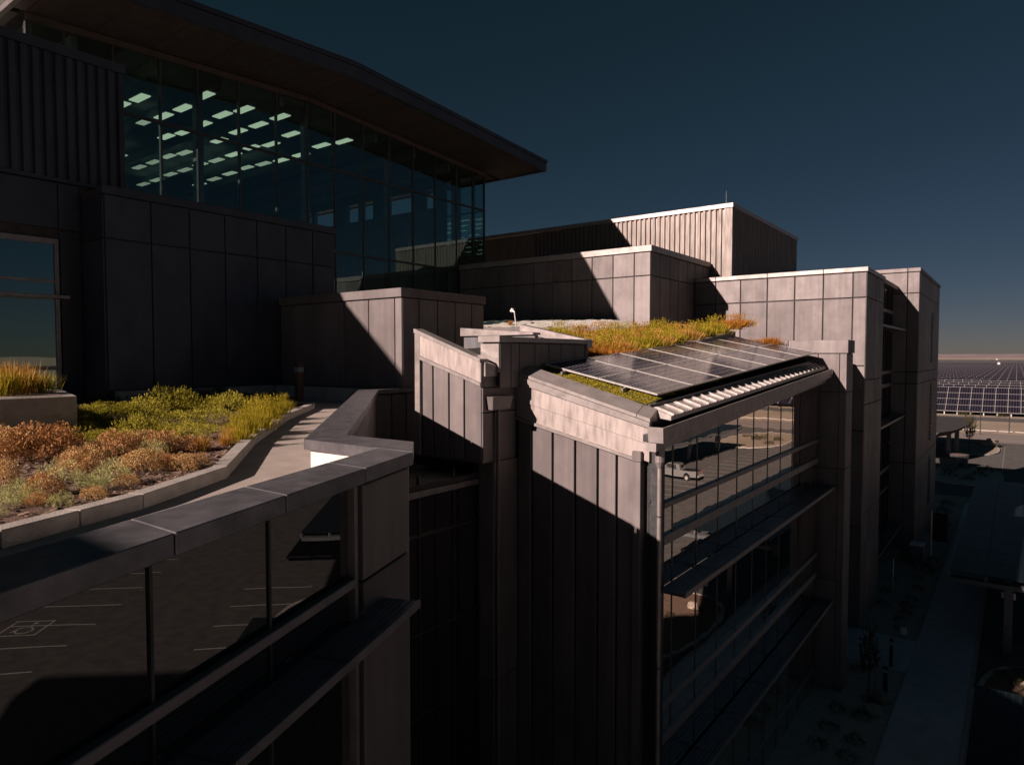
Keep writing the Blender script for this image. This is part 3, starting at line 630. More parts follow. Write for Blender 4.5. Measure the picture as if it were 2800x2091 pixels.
# folded coping: a lit flat top and a front lip
for a, b in ((-12.72,-8.42),(-8.41,-8.0)):
    O('coping', MB().hexa([(a,16.97,L0(a)-.09),(b,16.97,L0(b)-.09),(b,17.44,L0(b)-.09),(a,17.44,L0(a)-.09)], [(a,16.97,L0(a)),(b,16.97,L0(b)),(b,17.44,L0(b)+.25),(a,17.44,L0(a)+.25)]), M['cap'], B, bevel=.008)
slab(F0, -12.72, -8.0, lambda u: L0(u)-.095, L1, -.05, .10, 'coping_lip', M['cap'], B)
slab(F0, -12.66, -8.03, lambda u: L1(u)-.005, L2, -.12, .02, 'fascia', M['flash'], B, 1)
slab(F0, -12.62, -8.05, lambda u: L2(u)-.004, L3, -.14, -.01, 'fascia', M['flash'], B, 1)
slab(F0, -12.62, -8.5, lambda u: L3(u)-.002, L4, -.12, .05, 'trim_strip', M['cap'], B)
jx = [-12.6, -12.05, -11.27, -10.47, -9.70, -9.08, -8.50]
wall(B, F0, jx, [GZ, -1.0], M['metal'], .075, .07, -.06, lambda u: L4(u)-.004)
# corner pilaster, recess, downpipe
O('pilaster', MB().box(-8.49, -8.26, 16.93, 17.6, GZ, -2.95), M['metal'], B, bevel=.008)
O('pilaster_cap', MB().box(-8.51, -8.24, 16.91, 17.6, -2.94, -2.65), M['metal'], B, bevel=.01)
O('recess_pipe', MB().tube((-8.12,17.25,GZ), (-8.12,17.25,-2.6), .06, 10), M['frame'], B)
for z in (-4.1, -6.0, -8.2, -10.5): O('pipe_collar', MB().tube((-8.12,17.25,z), (-8.12,17.25,z+.09), .085, 10), M['frame'], B)
O('corner_post', MB().box(-7.98, -7.80, 17.05, 17.45, GZ, -2.5), M['frame'], B)
dp = O('downpipe', MB().tube((-7.62,16.78,GZ), (-7.62,16.78,-3.02), .062, 12), M['cap'], B, smooth=False)
O('pipe_funnel', MB().tube((-7.62,16.78,-3.03), (-7.62,16.78,-2.85), .065, 12, .13).tube((-7.62,16.78,-2.85), (-7.62,16.78,-2.46), .13, 12, .125), M['cap'], dp)
for z in (-4.35, -8.5): O('pipe_collar', MB().tube((-7.62,16.78,z), (-7.62,16.78,z+.035), .07, 12), M['frame'], dp)
# eave gutter
gt = ln((16.30,-1.88), (38.0,-.54)); gb = lambda u: gt(u)-.41
FGt = FX(-7.3)
for i in range(11):
    u0 = 16.32+i*1.8+.004; u1 = min(u0+1.792, 36.15)
    O('gutter_fascia', MB().band(FGt, u0, u1, gb(u0), gb(u1), gt(u0), gt(u1), -.03, .0), M['cap'], B)
    O('eave_soffit', MB().band(FGt, u0, u1, gb(u0)-.24, gb(u1)-.24, gb(u0)-.01, gb(u1)-.01, -.5, -.22), M['cap'], B)
O('gutter_end', MB().hexa([(-7.72,16.29,gb(16.3)),(-7.3,16.29,gb(16.3)),(-7.3,16.318,gb(16.3)),(-7.72,16.318,gb(16.3))], [(-7.76,16.27,gt(16.3)+.01),(-7.3,16.27,gt(16.3)+.01),(-7.3,16.318,gt(16.3)),(-7.76,16.318,gt(16.3))]), M['cap'], B, bevel=.006)
O('gutter_trough', MB().hexa([(-7.9,16.33,gb(16.33)),(-7.34,16.33,gb(16.33)),(-7.34,36.15,gb(36.15)),(-7.9,36.15,gb(36.15))], [(-7.9,16.33,gb(16.33)+.2),(-7.34,16.33,gb(16.33)+.2),(-7.34,36.15,gb(36.15)+.2),(-7.9,36.15,gb(36.15)+.2)]), M['frame'], B)
# standing seam apron above the gutter
ap = lambda y, x: -1.43+.0605*(y-17.5)-.34*(x+8.3)
O('apron_sheet', MB().hexa([(-8.22,17.45,ap(17.45,-8.22)-.25),(-7.6,17.45,ap(17.45,-7.6)-.12),(-7.6,36.1,ap(36.1,-7.6)-.12),(-8.22,36.1,ap(36.1,-8.22)-.25)], [(-8.22,17.45,ap(17.45,-8.22)),(-7.6,17.45,ap(17.45,-7.6)),(-7.6,36.1,ap(36.1,-7.6)),(-8.22,36.1,ap(36.1,-8.22))]), M['apron'], B)
for k in range(28):
    y = 17.62+k*.662
    mb = MB(); mb.hexa([(-8.2,y,ap(y,-8.2)),(-7.6,y,ap(y,-7.6)),(-7.6,y+.03,ap(y,-7.6)),(-8.2,y+.03,ap(y,-8.2))], [(-8.08,y,ap(y,-8.08)+.06),(-7.58,y,ap(y,-7.58)+.06),(-7.58,y+.02,ap(y,-7.58)+.06),(-8.08,y+.02,ap(y,-8.08)+.06)])
    O('standing_seam', mb, M['cap'], B)
O('roof_kerb', MB().hexa([(-8.3,17.47,-2.0),(-8.23,17.47,-2.0),(-8.23,36.1,-1),(-8.3,36.1,-1)], [(-8.3,17.47,ap(17.47,-8.25)+.07),(-8.23,17.47,ap(17.47,-8.25)+.07),(-8.23,36.1,ap(36.1,-8.25)+.07),(-8.3,36.1,ap(36.1,-8.25)+.07)]), M['frame'], B)
# window front
em = [17.64, 18.24, 20.08, 21.97, 23.85, 25.69, 27.52, 29.35, 31.2, 33.0, 34.6, 35.8]
FEf = FX(-7.85)
rows = [(-4.12, None), (-5.05, -4.28), (-6.55, -5.32), (-9.82, -6.62), (-10.78, -10.02), (-12.2, -11.06), (-15.55, -12.36), (GZ, -15.75)]
for i in range(len(em)-1):
    for z0, z1 in rows:
        u0, u1 = em[i]+.03, em[i+1]-.03
        t0, t1 = (gb(u0)-.1, gb(u1)-.1) if z1 is None else (z1, z1)
        O('window_pane', MB().band(FEf, u0, u1, z0, z0, t0, t1, -.06, -.03), M['mirror'], B)
for u in em: O('mullion', MB().fbox(FEf, u-.03, u+.03, GZ, -4.0, -.08, -.015).band(FEf, u-.03, u+.03, -4.0, -4.0, gb(u)-.1, gb(u)-.1, -.08, -.015), M['frame'], B)
for z0, z1 in ((-4.28,-4.12),(-5.32,-5.05),(-10.02,-9.82),(-11.06,-10.78),(-15.75,-15.55)):
    O('transom', MB().fbox(FEf, 17.5, 35.82, z0, z1, -.06, .07), M['rail'], B, bevel=.01)
for zt in (-6.55, -12.3):
    for k in range(7):
        u0 = 17.3+k*2.72; u1 = u0+2.7
        s_ = O('sunshade', MB().fbox(FEf, u0, u1, zt-.06, zt+.10, .74, .79), M['rail'], B, bevel=.006)
        for i in range(6): O('slat', MB().fbox(FEf, u0+.03, u1-.03, zt-.01+i*.004, zt+.025+i*.004, .02+i*.118, .11+i*.118), M['shade'], s_)
        for a in (u0, u1-.028): O('bracket', MB().fbox(FEf, a, a+.028, zt-.05, zt+.05, 0, .738), M['shade'], s_)
# far pier and cross parapet
O('building_core', MB().box(-12.3, -6.72, 36.28, 37.6, GZ, .5), M['dark'], B)
wall(B, FY(36.2), [-7.97, -6.98, -6.65], [GZ, -11.2, -5.6, -1.8, .10], M['metal'], .025, .06)
wall(B, FX(-6.65), [36.22, 37.7], [GZ, -11.2, -5.6, -1.8, .10], M['metal'], .025, .06)
wall(B, FY(36.2), [-12.3, -9.4, -7.97], [-1.5, .10], M['metal'], .025, .06)
for a, b in ((-12.3,-9.41),(-9.39,-6.60)): O('coping', MB().box(a, b, 36.14, 36.75, .12, .77), M['metal'], B, bevel=.012)
O('coping', MB().box(-7.2, -6.58, 36.76, 37.7, .12, .76), M['metal'], B, bevel=.012)
# ------------------------------------------------------------------ roof covering and solar array
mz_ = lambda x, y: rz_(x, y)-.36+.075*min(1.2, y-17.45)
rz_ = lambda x, y: -.25-.217*(x+11.92)+.071*(y-17.6)
def patch(name, x0, x1, y0, y1, zf, m, step=.12, amp=.03, fr=2.2, **k):
    mb = MB(); nx = max(2, int((x1-x0)/step)); ny = max(2, int((y1-y0)/step))
    for i in range(nx+1):
        for j in range(ny+1):
            x, y = x0+(x1-x0)*i/nx, y0+(y1-y0)*j/ny
            mb.v.append((x, y, zf(x, y)+NZ.noise(Vector((x*fr, y*fr, 0)))*amp))
    for i in range(nx):
        for j in range(ny):
            a = i*(ny+1)+j; mb.f.append((a, a+ny+1, a+ny+2, a+1))
    return O(name, mb, m, smooth=True, **k)
ms = patch('sedum_roof', -12.6, -8.31, 17.46, 36.0, lambda x, y: mz_(x, y), M['moss'], .13, .045, 3)
tag(ms, 'low green sedum mat on the sloping roof under the solar panels', 'sedum', kind='stuff')
mb = MB(); rs = random.Random(11)
for _ in range(16000):
    x = rs.uniform(-12.5, -8.35); y = rs.uniform(17.47, 20.5); z = mz_(x, y)+NZ.noise(Vector((x*3, y*3, 0)))*.045
    h = rs.uniform(.015, .05); a = rs.uniform(0, 6.3); c, s_ = math.cos(a)*.012, math.sin(a)*.012; lx, ly = rs.uniform(-.03, .03), rs.uniform(-.03, .03)
    mb.add([(x-c,y-s_,z),(x+c,y+s_,z),(x+lx,y+ly,z+h)], [(0,1,2)])
tag(O('sedum_shoots', mb, M['olive']), 'short green sedum shoots on the roof edge by the solar panels', 'sedum', kind='stuff')
SA = thing('rooftop_solar_array', 'tilted rooftop array of fourteen dark solar panels in bright frames', 'solar array', (-10, 26, -.5))
cs = [Vector((-12.33,18.2,-.265)), Vector((-8.36,18.2,-1.12)), Vector((-7.95,35.6,.16)), Vector((-12.05,35.6,1.03))]
def bil(s_, t): return cs[0].lerp(cs[1], s_).lerp(cs[3].lerp(cs[2], s_), t)
for i in range(7):
    for j in range(2):
        s0, s1, t0, t1 = j/2+.002, (j+1)/2-.002, i/7+.0016, (i+1)/7-.0016
        p = [bil(s0,t0), bil(s1,t0), bil(s1,t1), bil(s0,t1)]
        c = sum(p, Vector())/4; ex = (p[1]-p[0]).normalized(); ez = ex.cross(p[3]-p[0]).normalized(); ey = ez.cross(ex)
        mtx = Matrix((ex, ey, ez)).transposed().to_4x4()
        lp = [Vector(((v-c).dot(ex), (v-c).dot(ey), (v-c).dot(ez))) for v in p]
        def lq(k): return [Vector((v.x-math.copysign(k, v.x), v.y-math.copysign(k, v.y), 0)) for v in lp]
        z = lambda L, h: [(v.x, v.y, h) for v in L]
        o = link('solar_panel', MB().hexa(z(lq(.028),-.03), z(lq(.028),.0)).mesh('solar_panel', (0,0,0)), c, M['pv'], SA)
        o.rotation_euler = mtx.to_euler()
        mb = MB(); L_, I_ = lp, lq(.036)
        for k in range(4):
            a, b, d, e = L_[k], L_[(k+1) % 4], I_[(k+1) % 4], I_[k]
            mb.hexa([(v.x, v.y, -.05) for v in (a,b,d,e)], [(v.x, v.y, .007) for v in (a,b,d,e)])
        f = bpy.data.objects.new('panel_frame', mb.mesh('panel_frame', (0,0,0))); f.data.materials.append(M['alu']); COL.objects.link(f); f.parent = o
for s_ in (.2, .74):
    for t in (.004, .14, .28, .43, .57, .71, .86, .985):
        c = bil(s_, t); g_ = mz_(c.x, c.y)-.03
        mb = MB().hexa([(c.x-.03,c.y-.28,g_),(c.x+.03,c.y-.28,g_),(c.x+.03,c.y+.25,g_),(c.x-.03,c.y+.25,g_)], [(c.x-.03,c.y-.28,g_+.10),(c.x+.03,c.y-.28,g_+.10),(c.x+.03,c.y+.25,g_+.2),(c.x-.03,c.y+.25,g_+.2)])
        mb.hexa([(c.x-.04,c.y-.06,g_+.12),(c.x+.04,c.y-.06,g_+.12),(c.x+.04,c.y+.1,g_+.15),(c.x-.04,c.y+.1,g_+.15)], [(c.x-.02,c.y-.0,c.z-.045),(c.x+.02,c.y-.0,c.z-.045),(c.x+.02,c.y+.05,c.z-.045),(c.x-.02,c.y+.05,c.z-.045)])
        O('mounting_foot', mb, M['rail'], SA)
for s_ in (.2, .74):
    a, b = bil(s_, .0), bil(s_, 1)
    O('mounting_rail', MB().hexa([a+Vector((-.02,0,-.10)), a+Vector((.02,0,-.10)), b+Vector((.02,0,-.10)), b+Vector((-.02,0,-.10))], [a+Vector((-.02,0,-.055)), a+Vector((.02,0,-.055)), b+Vector((.02,0,-.055)), b+Vector((-.02,0,-.055))]), M['alu'], SA)
# grass bed behind the array and pale gravel bed below the panelled box
gz = lambda x, y: -.0655*(x+13.66)+.1144*(y-23.6)-.03
struct('roof_grass_bed', MB().hexa([(-21,21.2,-2),(-12.1,21.2,-2),(-12.1,36.1,-2),(-21,36.1,-2)], [(-21,21.2,gz(-21,21.2)),(-12.1,21.2,gz(-12.1,21.2)),(-12.1,36.1,gz(-12.1,36.1)),(-21,36.1,gz(-21,36.1))]), M['bed'])
struct('roof_kerb_strip', MB().hexa([(-12.35,21.5,-1.2),(-12.08,21.5,-1.2),(-12.08,35.9,0),(-12.35,35.9,0)], [(-12.35,21.5,-.22),(-12.08,21.5,-.26),(-12.08,35.9,.82),(-12.35,35.9,.86)]), M['conc'])
struct('flat_roof', MB().box(-33.8, -17.6, 21.5, 38.3, -.6, .55), M['dark'])
gb_ = thing('gravel_bed_edge', 'dark metal edge of the bright gravel bed on the roof', 'kerb', (-23, 34, .5))
O('edge_plate', MB().hexa([(-29,31.3,.5),(-15.8,31.3,.5),(-15.8,31.5,.5),(-29,31.5,.5)], [(-29,31.3,1.80),(-15.8,31.3,1.44),(-15.8,31.5,1.44),(-29,31.5,1.80)]), M['metal'], gb_)
O('edge_plate', MB().hexa([(-15.8,31.51,.5),(-15.65,31.31,.5),(-17.0,36.4,.5),(-17.15,36.4,.5)], [(-15.8,31.51,1.46),(-15.65,31.31,1.44),(-17.0,36.4,1.8),(-17.15,36.4,1.8)]), M['metal'], gb_)
gl_ = patch('gravel_bed', -29, -15.85, 31.5, 36.2, lambda x, y: 1.45-.027*(x+15.8)+(y-31.5)*.13*min(1, max(0, (-16.4-x)/3)), M['gravel'], .16, .10, 2.4)
tag(gl_, 'bright white gravel bed at the foot of the panelled rooftop box', 'gravel', kind='stuff')
vp = thing('roof_pipe', 'thin hooked white roof pipe standing in the gravel', 'pipe', (-24.0, 32.4, 1.75))
mb = MB().tube((-24.0,32.4,1.75), (-24.12,32.4,2.6), .035, 8).tube((-24.12,32.4,2.6), (-24.3,32.4,2.7), .05, 8)
O('pipe', mb, M['alu'], vp); O('pipe_head', MB().tube((-24.36,32.4,2.63), (-24.24,32.4,2.8), .09, 10), M['white'], vp)
# ================================================================== towers T1, T2 and the recess between them
T1 = thing('panel_tower', 'nearer stair tower of square metal panels, broad sunlit front behind the solar roof', 'building', (-12, 48, GZ))
O('building_core', MB().box(-18.1, -7.42, 45.58, 52, GZ, 5.1), M['dark'], T1)
for a, b in ((-18.1,-16.66),(-16.64,-13.21),(-13.19,-9.8),(-9.78,-7.28)): O('coping', MB().box(a, b, 45.42, 46.1, 5.08, 5.36), M['cap'], T1, bevel=.02)
O('coping', MB().box(-8.0, -7.27, 46.11, 52.1, 5.08, 5.35), M['cap'], T1, bevel=.02)
wall(T1, FY(45.5), [-18.15, -16.65, -14.95, -13.2, -11.49, -9.79, -8.11, -7.35], [GZ, -10.5, -4.6, -.63, 3.52, 5.06], M['metal'], .06, .07, 0, None, 'wall_panel', .02)
wall(T1, FX(-7.35), [45.52, 47.3, 48.7, 50.3, 51.95], [GZ, -11.7, -9.78, -3.0, -1.5, 3.54, 5.06], M['metal'], .04, .06, 0, None, 'wall_panel', .015)
T2 = thing('panel_tower', 'farthest metal panel tower with tall louvre strips beside the solar field', 'building', (-8.5, 75, GZ))
O('building_core', MB().box(-13, -6.8, 66.4, 84.4, GZ, 7.1), M['dark'], T2)
for a, b in ((-10.3,-7.62),(-7.58,-6.65)): O('coping', MB().box(a, b, 66.2, 67, 7.1, 7.42), M['metal'], T2, bevel=.02)
O('coping', MB().box(-7.6, -6.64, 67.01, 84.5, 7.1, 7.41), M['metal'], T2, bevel=.02)
wall(T2, FY(66.3), [-10.2, -7.6, -6.7], [GZ, -9.2, -2.4, -1.4, 5.3, 7.08], M['metal'], .06, .07, 0, None, 'wall_panel', .02)
F2_ = FX(-6.7)
wall(T2, F2_, [66.35, 69.3, 71.6, 73.9, 76.5], [GZ, -9.2, -2.4, -1.4, 5.3, 7.08], M['metal'], .05, .06)
wall(T2, F2_, [76.5, 78.7, 81.5, 84.4], [GZ, -9.2, -2.4, -1.4, 5.3, 7.08], M['metal'], .05, .06)
for z0, z1 in ((-.7, 4.2), (-8.3, -2.7), (-14.5, -9.9)):
    lv = O('louvre_vent', MB().fbox(F2_, 76.7, 78.5, z0, z1, .012, .03), M['black'], T2)
    n_ = int((z1-z0)/.36)
    for k in range(n_): O('louvre_blade', MB().fbox(F2_, 76.75, 78.45, z0+.1+k*.36, z0+.17+k*.36, .035, .13), M['rail'], lv)
RC = thing('recessed_bay', 'dark recessed window bay between the two metal towers', 'building', (-9, 59, GZ))
O('building_core', MB().box(-16, -8.8, 52, 66.4, GZ, 5.6), M['dark'], RC)
O('coping', MB().box(-9.4, -8.3, 52.2, 66.3, 5.6, 5.95), M['metal'], RC, bevel=.02)
FR = FX(-8.6)
rw = [(GZ,-14.6),(-14.4,-11.2),(-11,-9.6),(-9.3,-7.7),(-7.4,-5.3),(-5.1,-2.6),(-2.3,-1.5),(-1.25,2.0),(2.25,3.5),(3.75,5.5)]
for i in range(6):
    u0 = 52.3+i*2.3
    for z0, z1 in rw: O('window_pane', MB().fbox(FR, u0+.04, u0+2.26, z0, z1, -.08, -.04), M['mirror_dark'], RC)
    O('mullion', MB().fbox(FR, u0-.04, u0+.04, GZ, 5.55, -.1, .0), M['frame'], RC)
for z0, z1 in ((-2.6,-2.3),(-1.5,-1.25),(-9.6,-9.3),(-11.2,-11),(3.5,3.75)): O('transom', MB().fbox(FR, 52.2, 66, z0, z1, -.06, .06), M['rail'], RC)
for zt in (2.05, -5.2, -14.5):
    s_ = O('sunshade', MB().fbox(FR, 52.3, 66.1, zt, zt+.16, 1.0, 1.06), M['rail'], RC)
    for i in range(5): O('slat', MB().fbox(FR, 52.3, 66.1, zt+.03, zt+.07, .03+i*.19, .16+i*.19), M['shade'], s_)
# ================================================================== ground, walks, car park
PLANTS = [('juniper', -19.57, 7.56, 0.42), ('juniper', -19.45, 8.08, 0.53), ('juniper', -19.19, 8.72, 0.53), ('juniper', -19.32, 9.58, 0.58), ('juniper', -19.04, 10.29, 0.58), ('juniper', -17.99, 10.57, 0.52), ('juniper', -16.65, 6.19, 0.41), ('juniper', -15.99, 6.4, 0.43), ('juniper', -15.58, 6.71, 0.42), ('juniper', -15.82, 7.44, 0.47), ('juniper', -15.54, 7.97, 0.47), ('juniper', -15.25, 8.52, 0.44), ('juniper', -16.04, 5.53, 0.34), ('juniper', -14.88, 5.41, 0.34), ('juniper', -13.8, 5.32, 0.32), ('juniper', -13.83, 5.74, 0.35), ('juniper', -14.26, 6.36, 0.36), ('juniper', -13.84, 6.67, 0.33), ('juniper', -12.69, 6.59, 0.31), ('juniper', -13.56, 7.39, 0.28), ('dark', -24.27, 9.25, 0.39), ('dark', -24.85, 10.15, 0.49), ('dark', -24.73, 10.97, 0.54), ('dark', -24.56, 11.86, 0.55), ('dark', -24.43, 12.76, 0.6), ('dark', -24.21, 13.77, 0.56), ('dark', -22.29, 13.56, 0.44), ('heath', -12.17, 3.92, 0.49), ('heath', -12.2, 3.61, 0.36), ('heath', -12.75, 4.42, 0.38), ('heath', -14.09, 4.12, 0.34), ('heath', -11.73, 4.86, 0.32), ('heath', -11.65, 5.24, 0.3), ('heath', -11.53, 5.51, 0.3), ('heath', -10.39, 3.94, 0.32), ('heath', -10.76, 3.9, 0.21), ('heath', -9.82, 4.37, 0.25), ('heath', -10.15, 4.74, 0.19), ('heath', -9.49, 4.85, 0.2), ('heath', -9.86, 4.82, 0.16), ('heath', -9.63, 5.13, 0.15), ('heath', -11.35, 5.81, 0.21), ('heath', -10.31, 2.92, 0.2), ('heath', -8.91, 2.91, 0.23), ('heath', -8.37, 3.24, 0.13), ('heath', -8.48, 2.72, 0.13), ('heath', -8.96, 3.84, 0.15), ('silver', -9.78, 3.37, 0.19), ('silver', -8.89, 3.39, 0.13), ('silver', -8.83, 3.48, 0.13), ('silver', -9.14, 3.75, 0.21), ('silver', -8.79, 2.66, 0.17), ('silver', -8.21, 2.84, 0.1), ('silver', -9.15, 2.7, 0.11), ('silver', -9.7, 3.58, 0.09), ('silver', -8.54, 2.42, 0.13), ('silver', -8.6, 2.66, 0.12), ('silver', -11.95, 4.78, 0.19), ('silver', -11.16, 5.2, 0.16), ('silver', -9.68, 4.9, 0.11), ('tuft', -16.16, 4.81, 0.28), ('tuft', -16.89, 5.3, 0.21), ('tuft', -11.2, 6.02, 0.19), ('tuft', -11.43, 6.6, 0.18), ('tuft', -11.97, 7.02, 0.21), ('grass', -11.74, 7.08, 0.25), ('grass', -12.47, 7.7, 0.29), ('grass', -12.88, 7.64, 0.25), ('grass', -13.56, 8.52, 0.32), ('grass', -14.18, 8.67, 0.31), ('grass', -13.16, 8.43, 0.33), ('grass', -14.84, 9.76, 0.37), ('grass', -16.05, 10.78, 0.36), ('grass', -15.88, 10.23, 0.4), ('grass', -15.2, 9.49, 0.38), ('grass', -17.5, 12.01, 0.31), ('dark', -18.95, 13.15, 0.32), ('dark', -20.67, 14.04, 0.32), ('dark', -22.08, 14.46, 0.36), ('dark', -20.04, 14.05, 0.26)]
ROOFGRASS = [(-15.25, 24.5, 0.42), (-14.41, 24.0, 0.18), (-13.66, 23.6, 0.0), (-13.55, 24.3, 0.06), (-13.25, 25.0, 0.11), (-13.08, 26.0, 0.22), (-12.89, 27.0, 0.27), (-12.65, 27.6, 0.32), (-12.36, 28.5, 0.43), (-12.08, 29.5, 0.54), (-11.78, 30.5, 0.67), (-11.45, 31.5, 0.77), (-11.09, 32.5, 0.85), (-17.22, 27.0, 0.81), (-16.72, 27.5, 0.73), (-15.53, 27.5, 0.54), (-15.11, 28.5, 0.64), (-14.41, 29.0, 0.64), (-13.94, 30.0, 0.7), (-13.47, 31.5, 0.76), (-12.93, 32.5, 0.84), (-12.25, 33.2, 0.92), (-11.03, 33.4, 0.9), (-17.2, 29.0, 0.85), (-16.59, 30.5, 0.88), (-15.61, 31.0, 0.93), (-18.83, 29.0, 1.16), (-14.4, 25.5, 0.27), (-13.56, 23.0, -0.11), (-12.88, 23.4, -0.19), (-12.66, 24.2, -0.12)]
struct('ground', MB().sheet([(-9000,-3000,GZ-.02),(9000,-3000,GZ-.02),(9000,12000,GZ-.02),(-9000,12000,GZ-.02)]), M['sand'])
struct('car_park', MB().sheet([(-1.34,-60,GZ-.012),(60,-60,GZ-.012),(60,160,GZ-.012),(-1.34,160,GZ-.012)]), M['asphalt'])
struct('service_road', MB().sheet([(-60,96,GZ-.016),(-1.4,96,GZ-.016),(-1.4,160,GZ-.016),(-60,160,GZ-.016)]), M['asphalt'])
struct('road', MB().sheet([(-200,160.2,GZ-.014),(200,160.2,GZ-.014),(200,178,GZ-.014),(-200,178,GZ-.014)]), M['roadl'])
struct('far_road', MB().sheet([(-200,211,GZ-.014),(200,211,GZ-.014),(200,224,GZ-.014),(-200,224,GZ-.014)]), M['asphalt'])
struct('kerb', MB().box(-200, 200, 183.5, 184.6, GZ-.1, GZ+.15), M['conc'])
struct('planting_strip', MB().poly([(-12,14),(-4.31,14),(-4.31,40.45),(-8.2,40.45),(-8.2,45.35),(-4.31,45.35),(-4.31,88),(-7,90.5),(-12,91)], GZ-.1, GZ+.03), M['bed'])
# walk in flags with joints
for i in range(34):
    y = -10+i*3.0
    struct('walkway', MB().box(-4.3, -1.55, y+.008, y+2.992, GZ-.1, GZ+.06), M['walk'])
struct('walkway', MB().box(-8.1, -4.308, 40.5, 45.3, GZ-.1, GZ+.055), M['walk'])
struct('kerb', MB().box(-1.54, -1.35, -10, 92, GZ-.1, GZ+.05), M['conc'])
def kerb_ring(cx, cy, rx, ry, name, m, z=.12, n=28, p=2.6):
    pts = []
    for i in range(n):
        a = 2*math.pi*i/n; c, s_ = math.cos(a), math.sin(a)
        pts.append((cx+rx*math.copysign(abs(c)**(2/p), c), cy+ry*math.copysign(abs(s_)**(2/p), s_)))
    inn = [(cx+(x-cx)*(1-.25/rx), cy+(y-cy)*(1-.25/ry)) for x, y in pts]
    mb = MB()
    for i in range(n):
        j = (i+1) % n; mb.hexa([(*pts[i],GZ-.1),(*pts[j],GZ-.1),(*inn[j],GZ-.1),(*inn[i],GZ-.1)], [(*pts[i],GZ+z+.03),(*pts[j],GZ+z+.03),(*inn[j],GZ+z+.03),(*inn[i],GZ+z+.03)])
    struct('kerb', mb, M['conc']); struct(name, MB().poly(inn, GZ-.1, GZ+z), m)
kerb_ring(-5.2, 113, 4.2, 8.5, 'planting_island', M['bed'])
kerb_ring(-6.2, 146, 4.2, 8.5, 'planting_island', M['sand'])
kerb_ring(2.0, 39.0, 3.3, 6.2, 'planting_island', M['soil'])
kerb_ring(25, 137, 6, 14, 'planting_island', M['sand'])
mb = MB()
for i in range(33):
    y = 22+i*3.35
    mb.sheet([(16.2,y,GZ-.004),(21.4,y,GZ-.004),(21.4,y+.13,GZ-.004),(16.2,y+.13,GZ-.004)])
for i in range(8):
    y = 24+i*3.35
    mb.sheet([(3.9,y,GZ-.004),(8.6,y,GZ-.004),(8.6,y+.13,GZ-.004),(3.9,y+.13,GZ-.004)])
# accessible bay: outlined square with a seated figure and wheel
x0, y0 = 19.0, 40.6
for a, b, c, d in ((0,2.4,0,.12),(0,2.4,2.28,2.4),(0,.12,.12,2.28),(2.28,2.4,.12,2.28)): mb.sheet([(x0+a,y0+c,GZ-.0035),(x0+b,y0+c,GZ-.0035),(x0+b,y0+d,GZ-.0035),(x0+a,y0+d,GZ-.0035)])
def arc(cx, cy, r, a0, a1, wd, n=16):
    for i in range(n):
        p, q_ = a0+(a1-a0)*i/n, a0+(a1-a0)*(i+1)/n
        mb.sheet([(cx+r*math.cos(p),cy+r*math.sin(p),GZ-.0035),(cx+(r+wd)*math.cos(p),cy+(r+wd)*math.sin(p),GZ-.0035),(cx+(r+wd)*math.cos(q_),cy+(r+wd)*math.sin(q_),GZ-.0035),(cx+r*math.cos(q_),cy+r*math.sin(q_),GZ-.0035)])
arc(x0+1.1, y0+.85, .42, R(60), R(370), .12); arc(x0+1.0, y0+2.0, 0, 0, 6.283, .14, 10)
for P_ in ([(.95,1.2),(1.1,1.2),(1.08,1.78),(.94,1.78)], [(1.12,1.2),(1.6,1.2),(1.6,1.32),(1.12,1.32)], [(1.5,1.18),(1.62,1.18),(1.82,.55),(1.7,.55)]): mb.sheet([(x0+a, y0+b, GZ-.0035) for a, b in P_])
struct('bay_markings', mb, M['paint'])
# ------------------------------------------------------------------ solar carports
def carport(label, xs, ys, z, cols, beamy, tilt=.03):
    t = thing('solar_carport', label, 'carport', ((xs[0]+xs[-1])/2, (ys[0]+ys[-1])/2, GZ), 'solar carports over the parking bays')
    for i in range(len(xs)-1):
        for j in range(len(ys)-1):
            a, b, c, d = xs[i]+.025, xs[i+1]-.025, ys[j]+.02, ys[j+1]-.02
            zz = lambda y: z+(y-ys[0])*tilt*.1
            o = O('roof_panel', MB().hexa([(a,c,zz(c)),(b,c,zz(c)),(b,d,zz(d)),(a,d,zz(d))], [(a,c,zz(c)+.05),(b,c,zz(c)+.05),(b,d,zz(d)+.05),(a,d,zz(d)+.05)]), M['pv_port'], t)
    zb = z-.03
    O('edge_beam', MB().box(xs[0], xs[-1], ys[0]+.05, ys[0]+.2, zb-.55, zb-.3), M['shade'], t)
    O('edge_beam', MB().box(xs[0], xs[-1], ys[-1]-.2, ys[-1]-.05, zb-.55, zb-.3), M['shade'], t)
    mb = MB()
    for x in xs: mb.box(x-.06, x+.06, ys[0]+.02, ys[-1]-.02, zb-.28, zb-.02)
    O('purlins', mb, M['shade'], t)
    for cx, cy in cols:
        c = O('column', MB().box(cx-.2, cx+.2, cy-.2, cy+.2, GZ, zb-.56), M['shade'], t)
        O('cross_beam', MB().box(xs[0]+.1, xs[-1]-.1, cy-.15, cy+.15, zb-.56, zb-.29), M['shade'], c)
        for a in (cx-.32, cx+.21): O('lamp_box', MB().box(a, a+.11, cy-.1, cy+.1, zb-1.1, zb-.75), M['white'], c)
    return t
fr = lambda a, b, n: [a+(b-a)*i/n for i in range(n+1)]
carport('solar carport roof beside the walk, its dark teal panels in long strips', [-2.9,-1.12,.72,2.5,4.3], fr(46.2,81.5,12), -12.5, [(-.05,46.6),(-.05,58),(-.05,69.5),(-.05,80.5)], 46)
carport('solar carport at the bottom right corner with upright panels in pale frames', [-1.02,.5,2.1,3.7], fr(15.5,31.6,7), -12.95, [(1.2,17),(1.2,30)], 30)
